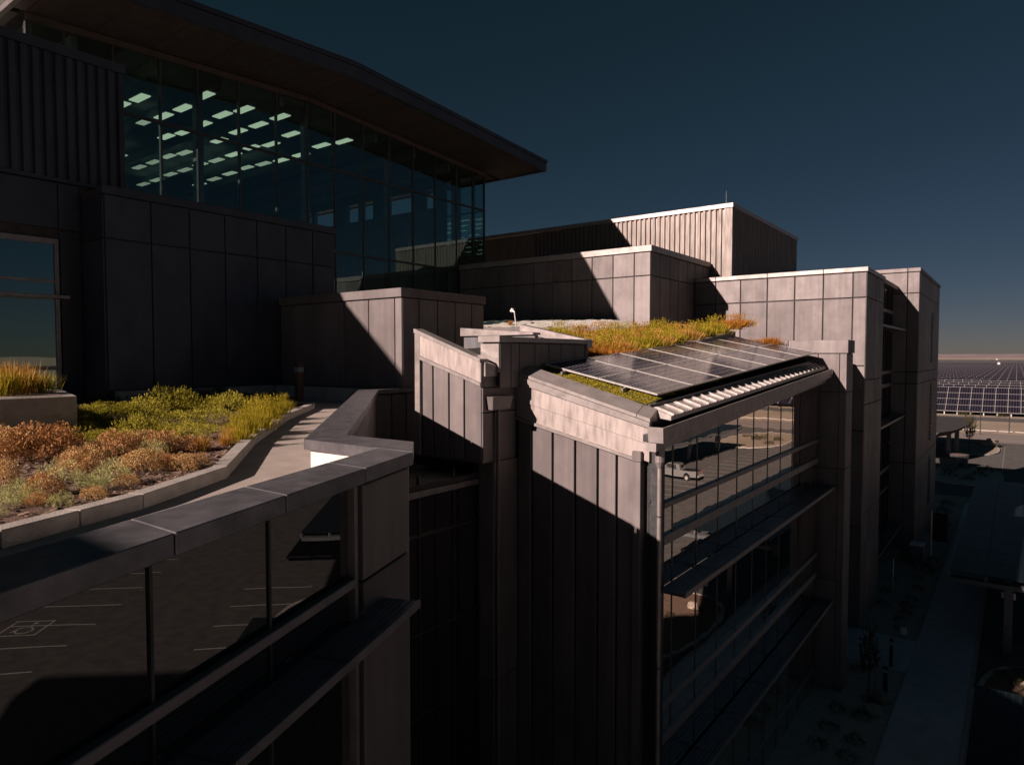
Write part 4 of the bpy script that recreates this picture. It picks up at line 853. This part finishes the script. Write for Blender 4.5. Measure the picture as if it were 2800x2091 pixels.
carport('solar carport far across the car park behind the pickup truck', fr(22.0,30.0,4), fr(70,118,14), -12.4, [(26,73),(26,88),(26,103),(26,116)], 70)
# ------------------------------------------------------------------ pickup truck parked in the sun
tk = thing('pickup_truck', 'silver pickup truck parked in the sunny car park mirrored in the window front', 'pickup truck', (21, 86.9, GZ))
TX, TY = 18.0, 85.9                                    # rear end, near side; nose points +X
LX = lambda a: TX+a*1.2
def tpoly(prof, y0, y1): return MB().hexa([(LX(a), TY+y0, GZ+b*1.2) for a, b in prof], [(LX(a), TY+y1, GZ+b*1.2) for a, b in prof])
bodyp = [(0,.62),(.12,.45),(.62,.45),(.70,.75),(.95,.95),(1.25,.95),(1.5,.75),(1.58,.42),(4.0,.42),(4.08,.75),(4.33,.95),(4.63,.95),(4.88,.75),(4.95,.45),(5.45,.48),(5.5,.85),(5.35,1.08),(4.1,1.16),(1.95,1.18),(0,1.18)]
O('body', tpoly(bodyp, 0, 2.2), M['silver'], tk, bevel=.02)
O('cab', MB().hexa([(LX(1.98),TY+.08,GZ+1.41),(LX(4.15),TY+.08,GZ+1.41),(LX(4.15),TY+2.12,GZ+1.41),(LX(1.98),TY+2.12,GZ+1.41)], [(LX(2.15),TY+.28,GZ+2.12),(LX(3.5),TY+.28,GZ+2.12),(LX(3.5),TY+1.92,GZ+2.12),(LX(2.15),TY+1.92,GZ+2.12)]), M['silver'], tk, bevel=.04)
for a, b in ((2.2,2.75),(2.85,3.55)):
    O('side_window', MB().hexa([(LX(a),TY+.085,GZ+1.47),(LX(b+.2),TY+.085,GZ+1.47),(LX(b+.2),TY+.13,GZ+1.47),(LX(a),TY+.13,GZ+1.47)], [(LX(a+.08),TY+.235,GZ+2.02),(LX(b),TY+.235,GZ+2.02),(LX(b),TY+.28,GZ+2.02),(LX(a+.08),TY+.28,GZ+2.02)]), M['black'], tk)
O('rear_window', MB().box(LX(2.02), LX(2.06), TY+.4, TY+1.8, GZ+1.5, GZ+2.0), M['black'], tk)
O('truck_bed', MB().box(LX(.1), LX(1.85), TY+.15, TY+2.05, GZ+1.38, GZ+1.43), M['black'], tk)
O('bumper', MB().box(LX(-.12), LX(.02), TY+.1, TY+2.1, GZ+.6, GZ+.85), M['alu'], tk, bevel=.02)
O('bumper', MB().box(LX(5.45), LX(5.6), TY+.1, TY+2.1, GZ+.6, GZ+.85), M['alu'], tk, bevel=.02)
for y in (.02, 1.93): O('tail_lamp', MB().box(LX(-.02), LX(.1), TY+y, TY+y+.25, GZ+1.0, GZ+1.36), M['tail'], tk)
for y in (.1, 1.7): O('headlight', MB().box(LX(5.43), LX(5.52), TY+y, TY+y+.4, GZ+1.0, GZ+1.2), M['lens'], tk)
O('wing_mirror', MB().box(LX(3.55), LX(3.7), TY-.2, TY+.05, GZ+1.5, GZ+1.72), M['silver'], tk)
for a in (1.1, 4.48):
    for y in (-.02, 1.92):
        wh = O('wheel', MB().tube((LX(a), TY+y, GZ+.46), (LX(a), TY+y+.3, GZ+.46), .46, 22), M['tyre'], tk)
        O('rim', MB().tube((LX(a), TY+y-.015, GZ+.46), (LX(a), TY+y+.315, GZ+.46), .28, 16), M['alu'], wh)
# ------------------------------------------------------------------ solar field
TILT = R(30); ct, st = math.cos(TILT), math.sin(TILT)
def tpt(x, s_, h=0): return (x, s_*ct-h*st, s_*st+h*ct)
PW, PH = 2.9, 3.2
pm = MB().hexa([tpt(.05,.05), tpt(PW-.05,.05), tpt(PW-.05,PH-.05), tpt(.05,PH-.05)], [tpt(.05,.05,.06), tpt(PW-.05,.05,.06), tpt(PW-.05,PH-.05,.06), tpt(.05,PH-.05,.06)]).mesh('solar_panel', (0,0,0)); pm.materials.append(M['pv_field'])
def rowgeo(x0, x1, m, grid):
    mb = MB(); rails = MB()
    for k in range(4):
        mb.hexa([tpt(x0,k*PH+.06), tpt(x1,k*PH+.06), tpt(x1,k*PH+PH-.06), tpt(x0,k*PH+PH-.06)], [tpt(x0,k*PH+.06,.06), tpt(x1,k*PH+.06,.06), tpt(x1,k*PH+PH-.06,.06), tpt(x0,k*PH+PH-.06,.06)])
    return mb
def railgeo(x0, x1):
    r = MB()
    for k in range(5):
        s_ = k*PH
        r.hexa([tpt(x0,s_-.07,-.02), tpt(x1,s_-.07,-.02), tpt(x1,s_+.07,-.02), tpt(x0,s_+.07,-.02)], [tpt(x0,s_-.07,.08), tpt(x1,s_-.07,.08), tpt(x1,s_+.07,.08), tpt(x0,s_+.07,.08)])
    return r
def put(name, mb, m, loc, par, kind=None):
    me = mb.mesh(name, (0,0,0)); o = link(name, me, loc, m, par)
    if kind: o['kind'] = kind
    return o
def near_row(y, label):
    t = thing('solar_table', label, 'solar array', (-14, y, GZ), 'rows of the far solar field')
    for i in range(15):
        for k in range(4):
            o = bpy.data.objects.new('solar_panel', pm); COL.objects.link(o); o.parent = t
            o.location = Vector((-36.5+i*PW, y+k*PH*ct, -15.8+k*PH*st))-WL[t]
    v = MB()
    for i in range(16):
        x = -36.5+i*PW; v.hexa([tpt(x-.06,0,-.02), tpt(x+.06,0,-.02), tpt(x+.06,4*PH,-.02), tpt(x-.06,4*PH,-.02)], [tpt(x-.06,0,.07), tpt(x+.06,0,.07), tpt(x+.06,4*PH,.07), tpt(x-.06,4*PH,.07)])
    put('frame_rail', v, M['alu'], (0, y, -15.8), t); put('frame_rail', railgeo(-36.5, 7), M['alu'], (0, y, -15.8), t)
    for (a, b) in ((-150, -36.6), (7.1, 110)): put('panel_rows', rowgeo(a, b, 0, 0), M['pv_far'], (0, y, -15.8), t, 'stuff')
    for i in range(14):
        x = -35+i*3.1; O('support_post', MB().box(x-.13, x+.13, y+.5, y+.75, GZ-.1, -15.75), M['alu'], t)
        O('support_post', MB().box(x-.13, x+.13, y+9.5, y+9.8, GZ-.1, -10.6), M['rail'], t)
    return t
lb = ['first row of the solar field, its white framed panels nearest the towers', 'second row of the solar field, rising just behind the first', 'third row of the solar field counting away from the towers', 'fourth row of the solar field counting away from the towers']
for k in range(4): near_row(229+k*22, lb[k])
fm = rowgeo(-330, 330, 0, 0).mesh('solar_row', (0,0,0)); fm.materials.append(M['pv_far'])
rm = railgeo(-330, 330).mesh('frame_rail', (0,0,0)); rm.materials.append(M['rail'])
for k in range(4, 74):
    y = 229+k*22
    if k in (30, 31): continue
    o = bpy.data.objects.new('solar_row', fm); COL.objects.link(o); o.location = (0, y, -15.8)
    tag(o, 'long row of dark solar panels far back in the solar field', 'solar array', 'rows of the far solar field')
    c = bpy.data.objects.new('frame_rail', rm); COL.objects.link(c); c.parent = o
for (x, y, s_, lab) in ((-15.7, 902, .3, 'white inverter hut standing out of the middle of the solar field'), (-36, 1860, .45, 'small white hut at the far edge of the solar field')):
    ht = thing('inverter_hut', lab, 'hut', (x, y, GZ))
    O('hut_wall', MB().box(x-4*s_, x+4*s_, y-2, y+2, GZ, -8.2+s_), M['white'], ht); O('hut_roof', MB().hexa([(x-4.4*s_,y-2.4,-8.15+s_),(x+4.4*s_,y-2.4,-8.15+s_),(x+4.4*s_,y+2.4,-8.15+s_),(x-4.4*s_,y+2.4,-8.15+s_)], [(x-3*s_,y-1,-7.2+s_),(x+3*s_,y-1,-7.2+s_),(x+3*s_,y+1,-7.2+s_),(x-3*s_,y+1,-7.2+s_)]), M['alu'], ht)
# far hills
mb = MB(); n_ = 120
for i in range(n_+1):
    x = -7000+14000*i/n_; h = 14+9*NZ.noise(Vector((i*.13, 1, 0)))+5*NZ.noise(Vector((i*.5, 4, 0)))+max(0, i-58)*.5
    for (dy, f) in ((0, 0), (300, .55), (700, 1.0), (1500, .6), (2500, 0)): mb.v.append((x, 6200+dy, GZ-.5+(h+17)*f))
for i in range(n_):
    for j in range(4): a = i*5+j; mb.f.append((a, a+5, a+6, a+1))
struct('hills', mb, M['hill'], smooth=True)
# ------------------------------------------------------------------ entrance canopy, fence poles, street furniture
cn = thing('entrance_canopy', 'dark flat entrance canopy on paired columns beyond the farthest tower', 'canopy', (-15, 136, GZ))
ring = [(-30,121),(-10,121),(-8.4,126),(-7.2,136),(-6.7,146),(-6.8,153.5),(-30,153.5)]
O('canopy_roof', MB().hexa([(x,y,-12.55) for x, y in ring], [(x+(.8 if x > -20 else 0),y,-11.75) for x, y in ring]), M['dark'], cn, bevel=.03)
for x, y in ((-8.9,134.9),(-7.85,136.3),(-20,134.9),(-19,136.3)): O('column', MB().box(x-.32, x+.32, y-.32, y+.32, GZ, -12.56), M['corr'], cn)
for k, (x, y) in enumerate(((-5.93,174.8),(-1.0,181),(4,181),(9,181),(14,181))):
    t = tag(O('fence_post', MB().tube((x,y,GZ), (x,y,-12.0), .10, 6), M['black'], base=True), 'thin dark fence post standing between the road and the solar field', 'post', 'thin posts along the far road')
def bollard(x, y, h, lab, z=GZ, s=1.0, wood=False):
    t = thing('bollard_light', lab, 'bollard light', (x, y, z))
    w_ = .10*s
    O('post', MB().box(x-w_, x+w_, y-w_, y+w_, z, z+h*.78), M['wood' if wood else 'black'], t, bevel=.012)
    O('lens', MB().box(x-w_*.92, x+w_*.92, y-w_*.92, y+w_*.92, z+h*.78+.003, z+h*.9), M['lens'], t)
    O('lamp_cap', MB().box(x-w_*1.12, x+w_*1.12, y-w_*1.12, y+w_*1.12, z+h*.9+.003, z+h), M['wood' if wood else 'black'], t, bevel=.01)
bollard(-21.4, 15.3, 1.46, 'brown post light standing at the far end of the roof planting bed', FZ, 1.25, True)
bollard(-4.88, 37.63, 1.25, 'black bollard light at the edge of the gravel strip next to boulders', GZ+.03)
bollard(-5.05, 40.84, 1.5, 'slim black bollard standing on the concrete slab by the young tree', GZ+.055, .8)
sg = thing('plate_sign', 'small white plate sign on a short stake at the edge of the concrete slab', 'sign', (-5.0, 45.6, GZ))
O('stake', MB().box(-5.02,-4.98,45.58,45.62,GZ,GZ+.45), M['rail'], sg); O('plate', MB().box(-5.16,-4.84,45.55,45.575,GZ+.2,GZ+.62), M['white'], sg, bevel=.01)
ub = thing('utility_box', 'pale utility box on the gravel strip at the foot of the far tower', 'utility box', (-6.1, 63.4, GZ))
O('cabinet', MB().box(-6.6,-5.7,63,64,GZ,GZ+1.35), M['corr'], ub, bevel=.02); O('cabinet_lid', MB().box(-6.66,-5.64,62.94,64.06,GZ+1.355,GZ+1.5), M['white'], ub, bevel=.02)
ps = thing('post_sign', 'dark upright sign panel hung on a pale post along the walk', 'sign', (-5.2, 63.3, GZ))
O('sign_post', MB().tube((-5.2,63.3,GZ), (-5.2,63.3,GZ+4.3), .06, 8), M['alu'], ps); O('sign_panel', MB().box(-5.1,-4.1,63.27,63.33,GZ+1.9,GZ+4.2), M['black'], ps, bevel=.01)
for x, y, s_, lab in ((-7.6,116.6,1.0,'left white concrete tub on the round planting island'), (-6.6,121.5,1.0,'right white concrete tub on the round planting island')):
    t = thing('planter_tub', lab, 'planter', (x, y, GZ))
    O('tub', MB().tube((x,y,GZ+.12), (x,y,GZ+1.9), 1.0, 16, 1.25), M['corr'], t); O('tub_soil', MB().tube((x,y,GZ+1.901), (x,y,GZ+1.93), 1.05, 16, 1.0), M['soil'], t)
def rock(x, y, r, lab, seed, z=GZ):
    bm = bmesh.new(); bmesh.ops.create_icosphere(bm, subdivisions=3, radius=1)
    for v in bm.verts: v.co *= 1+.35*NZ.noise(v.co*1.3+Vector((seed,0,0)))+.08*NZ.noise(v.co*4+Vector((seed,3,0))); v.co.z *= .72
    me = bpy.data.meshes.new('boulder'); bm.to_mesh(me); bm.free()
    o = link('boulder', me, (x, y, z+r*.45), M['rock']); o.scale = (r, r*.8, r); tag(o, lab, 'boulder')
rock(-5.36, 46.84, .36, 'small pale boulder lying just behind the white plate sign', 1)
rock(-4.95, 36.4, .5, 'rounded boulder at the foot of the gravel strip bollard light', 2)
rock(-5.05, 34.9, .42, 'flat boulder beside the dark shrub nearest the bottom of the gravel strip', 3)
rock(1.0, 42.4, .42, 'pale boulder on the planting island under the carport edge', 5)
rock(-3.4, 152.6, 1.2, 'sunlit boulder heap at the tip of the far planting island', 6)
rock(-4.9, 152.0, .9, 'low sunlit rock behind the far planting island tree', 8)
# ================================================================== vegetation
def leafmesh(name, kind, seed):
    rr = random.Random(seed); mb = MB(); V, Fc = mb.v, mb.f
    def blade(b, t, wd, bend=None):
        b, t = Vector(b), Vector(t); d = t-b; s_ = d.cross(Vector((rr.uniform(-1,1), rr.uniform(-1,1), rr.uniform(-.3,1)))).normalized()*wd
        k = len(V); m_ = (b+t)/2+(bend or Vector())
        V.extend([tuple(b-s_*.6), tuple(b+s_*.6), tuple(m_+s_), tuple(m_-s_), tuple(t)]); Fc.extend([(k,k+1,k+2,k+3), (k+3,k+2,k+4)])
    def lobes(n, spread, flat):
        out = []
        for i in range(n):
            ph = math.acos(1-(i+.5)/n*.96); a = i*2.39996+rr.uniform(-.4, .4)
            k = spread*rr.uniform(.78, 1.08)
            out.append((Vector((math.sin(ph)*math.cos(a)*k, math.sin(ph)*math.sin(a)*k, math.cos(ph)*k*flat+.06)), rr.uniform(.20, .36)))
        return out
    if kind in ('juniper', 'dark'):
        for c, rad in lobes(20 if kind == 'juniper' else 13, .74, .62):
            for _ in range(34):
                d = Vector((rr.gauss(0,1), rr.gauss(0,1), rr.gauss(.5,1))).normalized(); p = c+d*rad*rr.uniform(.55, .9)
                ax = (d+Vector((rr.uniform(-.3,.3), rr.uniform(-.3,.3), .55))).normalized(); L_ = rr.uniform(.08, .20)
                for k in range(7):
                    q0 = p+ax*L_*k/7; e = (ax*.9+Vector((rr.uniform(-1,1), rr.uniform(-1,1), rr.uniform(-.6,.8)))*.7).normalized()
                    blade(q0, q0+e*rr.uniform(.03, .06), rr.uniform(.006, .013))
    elif kind in ('dull', 'crown'):
        nb = 170 if kind == 'dull' else 260
        for _ in range(nb):
            a = rr.uniform(0, 6.283); ph = math.acos(rr.uniform(0, 1)) if kind != 'crown' else math.acos(rr.uniform(-.9, 1)); lump = 1+.28*math.sin(a*3+seed)*math.sin(ph*2+seed*.7)+rr.uniform(-.22, .12)
            if kind == 'crown': p = Vector((math.sin(ph)*math.cos(a)*.42, math.sin(ph)*math.sin(a)*.42, 1.0+math.cos(ph)*.98))*lump*rr.uniform(.6, 1.05)
            else: p = Vector((math.sin(ph)*math.cos(a), math.sin(ph)*math.sin(a), .05+math.cos(ph)*.72))*lump*rr.uniform(.72, 1.0)
            up = (p.normalized()+Vector((rr.uniform(-.6,.6), rr.uniform(-.6,.6), rr.uniform(.2,.9)))).normalized()
            for _ in range(14):
                q0 = p+up*rr.uniform(0, .22); d = (up*rr.uniform(.6,1.3)+Vector((rr.uniform(-1,1), rr.uniform(-1,1), rr.uniform(-.5,1)))*.75).normalized()
                blade(q0, q0+d*rr.uniform(.04, .10), rr.uniform(.008, .018))
    elif kind in ('heath', 'silver'):
        nl = 22 if kind == 'heath' else 9
        for c, rad in lobes(nl, .76, .66):
            rad *= .85 if kind == 'heath' else 1.1
            for _ in range(150 if kind == 'heath' else 170):
                d = Vector((rr.gauss(0,1), rr.gauss(0,1), rr.gauss(.35,1))).normalized(); q0 = c+d*rad*(1-.45*rr.random()**2)
                if q0.z < 0: continue
                e = (d+Vector((rr.uniform(-.8,.8), rr.uniform(-.8,.8), rr.uniform(-.2,.9)))).normalized()
                if kind == 'heath': blade(q0, q0+e*rr.uniform(.03, .06), rr.uniform(.012, .022))
                else: blade(q0, q0+(d+Vector((0,0,.5))).normalized()*rr.uniform(.06, .12), rr.uniform(.006, .012))
    else:
        nb = {'tuft': 420, 'grass': 700, 'meadow': 900}[kind]
        for _ in range(nb):
            a = rr.uniform(0, 6.283); r0 = abs(rr.gauss(0, .32)); lean = rr.uniform(.04, .5); h = rr.uniform(.55, 1.0)
            b = Vector((r0*math.cos(a), r0*math.sin(a), 0)); t = b+Vector((math.cos(a+rr.uniform(-.6,.6))*lean, math.sin(a+rr.uniform(-.6,.6))*lean, h*(1.0-.35*lean)))
            blade(b, t, rr.uniform(.006, .014), Vector((0,0,.12*lean)))
        if kind != 'tuft':
            for _ in range(60 if kind == 'grass' else 45):
                a = rr.uniform(0, 6.283); r0 = rr.uniform(0, .4); b = Vector((r0*math.cos(a), r0*math.sin(a), .2)); t = b+Vector((rr.uniform(-.3,.3), rr.uniform(-.3,.3), rr.uniform(.85, 1.25)))
                blade(b, t, .006)
                d = (t-b)
                for k in range(7):
                    q0 = b+d*rr.uniform(.72, 1.0); blade(q0, q0+Vector((rr.uniform(-.05,.05), rr.uniform(-.05,.05), rr.uniform(.03,.08))), .012)
    me = bpy.data.meshes.new(name); me.from_pydata(V, [], Fc); return me
LM = {}
def plant(kind, x, y, r, z, lab, group, cat='shrub', matn=None, name=None, hz=1.0):
    if (kind, matn) not in LM:
        LM[kind, matn] = []
        for s_ in range(3):
            me = leafmesh(kind+'_foliage', kind, s_*7+len(LM)); me.materials.append(M[matn]); LM[kind, matn].append(me)
    o = bpy.data.objects.new(name or cat, rp_.choice(LM[kind, matn])); COL.objects.link(o)
    o.location = (x, y, z); k = rp_.uniform(.92, 1.12); o.scale = (r*k, r*rp_.uniform(.85, 1.15), r*hz*rp_.uniform(.85, 1.2)); o.rotation_euler = (rp_.uniform(-.08,.08), rp_.uniform(-.08,.08), rp_.uniform(0, 6.28))
    return tag(o, lab, cat, group)
rp_ = random.Random(21)
SZ = -1.63
hn = 0
for i, (k, x, y, r) in enumerate(PLANTS):
    near = 'close to the kerb' if x > -9.6 else ('in the middle of the bed' if x > -12.5 else 'at the back of the bed')
    if k == 'juniper': plant('juniper', x, y, r*1.45, SZ, f'yellow-green juniper clump, {"back" if x < -16.4 else "front"} row of the bed, {"left by the raised planter" if y < 6.3 else ("right towards the path" if y > 8.2 else "in the middle")}', 'green juniper clumps', matn='juniper', name='juniper_shrub', hz=rp_.uniform(.62, .98))
    elif k == 'dark': plant('dark', x, y, r*1.25, SZ, 'dark shrub in the shade along the foot of the panel wall', 'shaded shrubs by the wall', matn='shaded_green', name='shaded_shrub', hz=.8)
    elif k == 'heath':
        hn += 1; mm = 'heath' if hn % 2 else 'heathb'
        plant('heath', x, y, r*1.25, SZ, f'{"large" if r > .3 else "small"} {"rust orange" if mm == "heath" else "buff brown"} heath clump {near}, {"left part" if y < 3.5 else "right part" if y > 4.8 else "centre"}', 'orange heath clumps', matn=mm, name='heath_shrub', hz=rp_.uniform(1.1, 1.6))
    elif k == 'silver': plant('silver', x, y, r*1.35, SZ, f'{"rounded" if r > .15 else "tiny"} pale silver-green tuft {near}, {"left part" if y < 2.9 else "right part" if y > 3.6 else "centre"}', 'pale silver-green tufts', matn='silverl', name='silver_shrub', hz=1.3)
    elif k == 'tuft': plant('tuft', x, y, r*1.2, SZ, 'pale dry grass tuft among the heath clumps', 'dry grass tufts', 'grass tuft', 'straw', 'grass_tuft', 1.2)
    else: plant('grass', x, y, r*1.25, SZ, 'yellow-green grassy clump leaning over the kerb by the path, '+('near the post light' if y > 9.6 else 'halfway along' if y > 8.3 else 'at the near end'), 'grassy clumps by the path', 'grass clump', 'olive', 'grass_clump', 1.0)
for x, y, r in ((-11.2,2.3,.30),(-12.4,2.6,.32),(-13.4,3.2,.34),(-10.9,1.5,.22)): plant('heath', x, y, r, SZ, 'buff brown heath clump at the left edge of the picture', 'heath clumps at the left edge', matn='heathb', name='heath_shrub')
for x, y, r in ((-8.7,2.05,.12),(-9.4,2.1,.14),(-10.1,2.2,.12),(-8.2,2.3,.09)): plant('silver', x, y, r, SZ, 'low pale tuft at the near left end of the bed', 'low tufts at the left end', matn='silverl', name='silver_shrub')
for x, y, s_ in ((-16.4,4.9,1.0),(-17.0,4.4,1.05),(-15.9,4.5,.85),(-17.6,5.2,.95),(-16.6,5.4,.8)):
    plant('tuft', x, y, s_*.62, -.80, 'tall dry golden grass growing in the raised planter', 'grasses in the raised planter', 'grass clump', 'straw' if s_ > .9 else 'olive', 'tall_grass', 1.1)
for i, (x, y, z) in enumerate(ROOFGRASS):
    mm = ['olive', 'olive', 'straw', 'olive', 'straw'][i % 5]
    if i in (12, 11, 23): mm = 'rust'
    if i > 27: mm = 'rust'
    if x > -12.7: x, y = -12.75, y*(-12.75/x)
    plant('meadow', x, y, .95 if i < 13 else 1.05, gz(x, y)-.02, {'olive': 'yellow-green ornamental grass', 'straw': 'straw gold ornamental grass', 'rust': 'rusty red-brown ornamental grass'}[mm]+' clump on the roof behind the solar array', 'ornamental grasses behind the solar array', 'grass clump', mm, 'roof_grass', .58 if i < 28 else .4)
for i in range(26):
    x = -18.5+rp_.uniform(0, 6); y = 24.3+rp_.uniform(0, 8.5)
    if x > -12.9-(33-y)*.10: continue
    mm = ['olive', 'straw', 'olive', 'olive'][i % 4]
    plant('meadow', x, y, .9, gz(x, y)-.02, {'olive': 'yellow-green ornamental grass', 'straw': 'straw gold ornamental grass', 'rust': 'rusty red-brown ornamental grass'}[mm]+' clump on the roof behind the solar array', 'ornamental grasses behind the solar array', 'grass clump', mm, 'roof_grass', .6)
for i in range(6): plant('tuft', -11.6+i*.33, 35.6, .5, .5, 'dry grass tuft poking up between solar array and tower', 'tufts at the tower foot', 'grass tuft', 'rust', 'grass_tuft', 1.0)
for x, y in ((-19.5,33.9),(-22,34.2),(-24.5,32.5)): plant('tuft', x, y, .25, 1.6-.027*(x+15.8), 'sparse dry tuft growing in the white gravel bed', 'tufts in the gravel bed', 'grass tuft', 'rust', 'grass_tuft', 1.3)
SHR = [(-6.86,64.16),(-6.83,62.06),(-5.42,60.87),(-4.98,62.62),(-5.61,58.18),(-5.32,55.62),(-7.11,56.72),(-7.0,53.55),(-5.42,52.96),(-6.79,50.57),(-5.53,51.29),(-5.4,49.68),(-5.52,48.37),(-6.35,39.3),(-6.41,34.19),(-5.37,34.23),(-6.41,32.3),(-5.23,31.79),(-6.51,30.55),(-5.26,30.25),(-5.22,35.94),(-5.44,77.76),(-5.67,74.83),(-5.91,84.44),(-5.9,89.3)]
for i, (x, y) in enumerate(SHR): plant('dull', x, y, .42 if y < 60 else .7, GZ, 'low dark desert shrub on the gravel strip, '+('beyond the post sign' if y > 74 else 'near the utility box' if y > 57 else 'between concrete slab and utility box' if y > 46 else 'nearest the bottom of the picture'), 'desert shrubs along the walk', matn='dull', name='desert_shrub', hz=1.1)
for i, (x, y) in enumerate(((-.3,42.79),(.43,44.1),(.4,41.76),(1.6,40))): plant('dull', x, y, .42, GZ+.1, 'dark desert shrub on the planting island by the carports', 'shrubs on the carport island', matn='dull', name='desert_shrub')
for i, (x, y) in enumerate(((-6.0,118.5),(-3.9,113),(-3.2,117.5),(-7.2,110),(-5.0,108))): plant('dull', x, y, 1.0, GZ+.1, 'dark round shrub on the island with the white tubs', 'shrubs on the round island', matn='dull', name='desert_shrub')
for i in range(9): plant('dull', 21+rp_.uniform(0,8), 126+rp_.uniform(0,20), rp_.uniform(.6,1.4), GZ+.1, 'desert shrub on the sunny island at the end of the car park', 'shrubs on the car park island', matn='dull', name='desert_shrub')
def tree(x, y, h, lab, stake):
    t = thing('young_tree', lab, 'tree', (x, y, GZ))
    mb = MB().tube((x,y,GZ), (x+.03,y,GZ+h*.45), .05*h/3.4, 8, .035*h/3.4).tube((x+.03,y,GZ+h*.45), (x-.02,y+.02,GZ+h*.95), .035*h/3.4, 8, .01)
    for k in range(7):
        a = k*2.4; z0 = h*(.4+.07*k); mb.tube((x,y,GZ+z0), (x+math.cos(a)*.16*h*.6,y+math.sin(a)*.16*h*.6,GZ+z0+h*.14), .014*h/3.4, 6, .005)
    O('trunk', mb, M['trunk'], t)
    me = leafmesh('crown', 'crown', int(h*10)); me.materials.append(M['dull'])
    c = link('crown', me, (x, y, GZ+h*.32), M['dull'], t); c.scale = (h*.30, h*.30, h*.34)
    if stake: O('stake', MB().tube((x+.3,y-.1,GZ), (x+.3,y-.1,GZ+h*.5), .03, 6), M['rail'], t)
tree(-5.5, 36.8, 3.5, 'slender young tree with a stake at the edge of the concrete slab', True)
tree(-6.3, 142, 6.6, 'young tree with a sunlit top on the far planting island', False)
st_ = thing('tree_stake', 'thin pale stake standing alone in the gravel strip', 'stake', (-6.6, 53.4, GZ))
O('stake_pole', MB().tube((-6.6,53.4,GZ), (-6.6,53.4,GZ+2.6), .035, 6), M['alu'], st_)
for i, x in enumerate((-12,-3,4)): plant('dull', x, 226.5, 1.3, GZ, 'dry roadside bush below the first solar row', 'bushes below the solar field', matn='dull', name='roadside_bush')
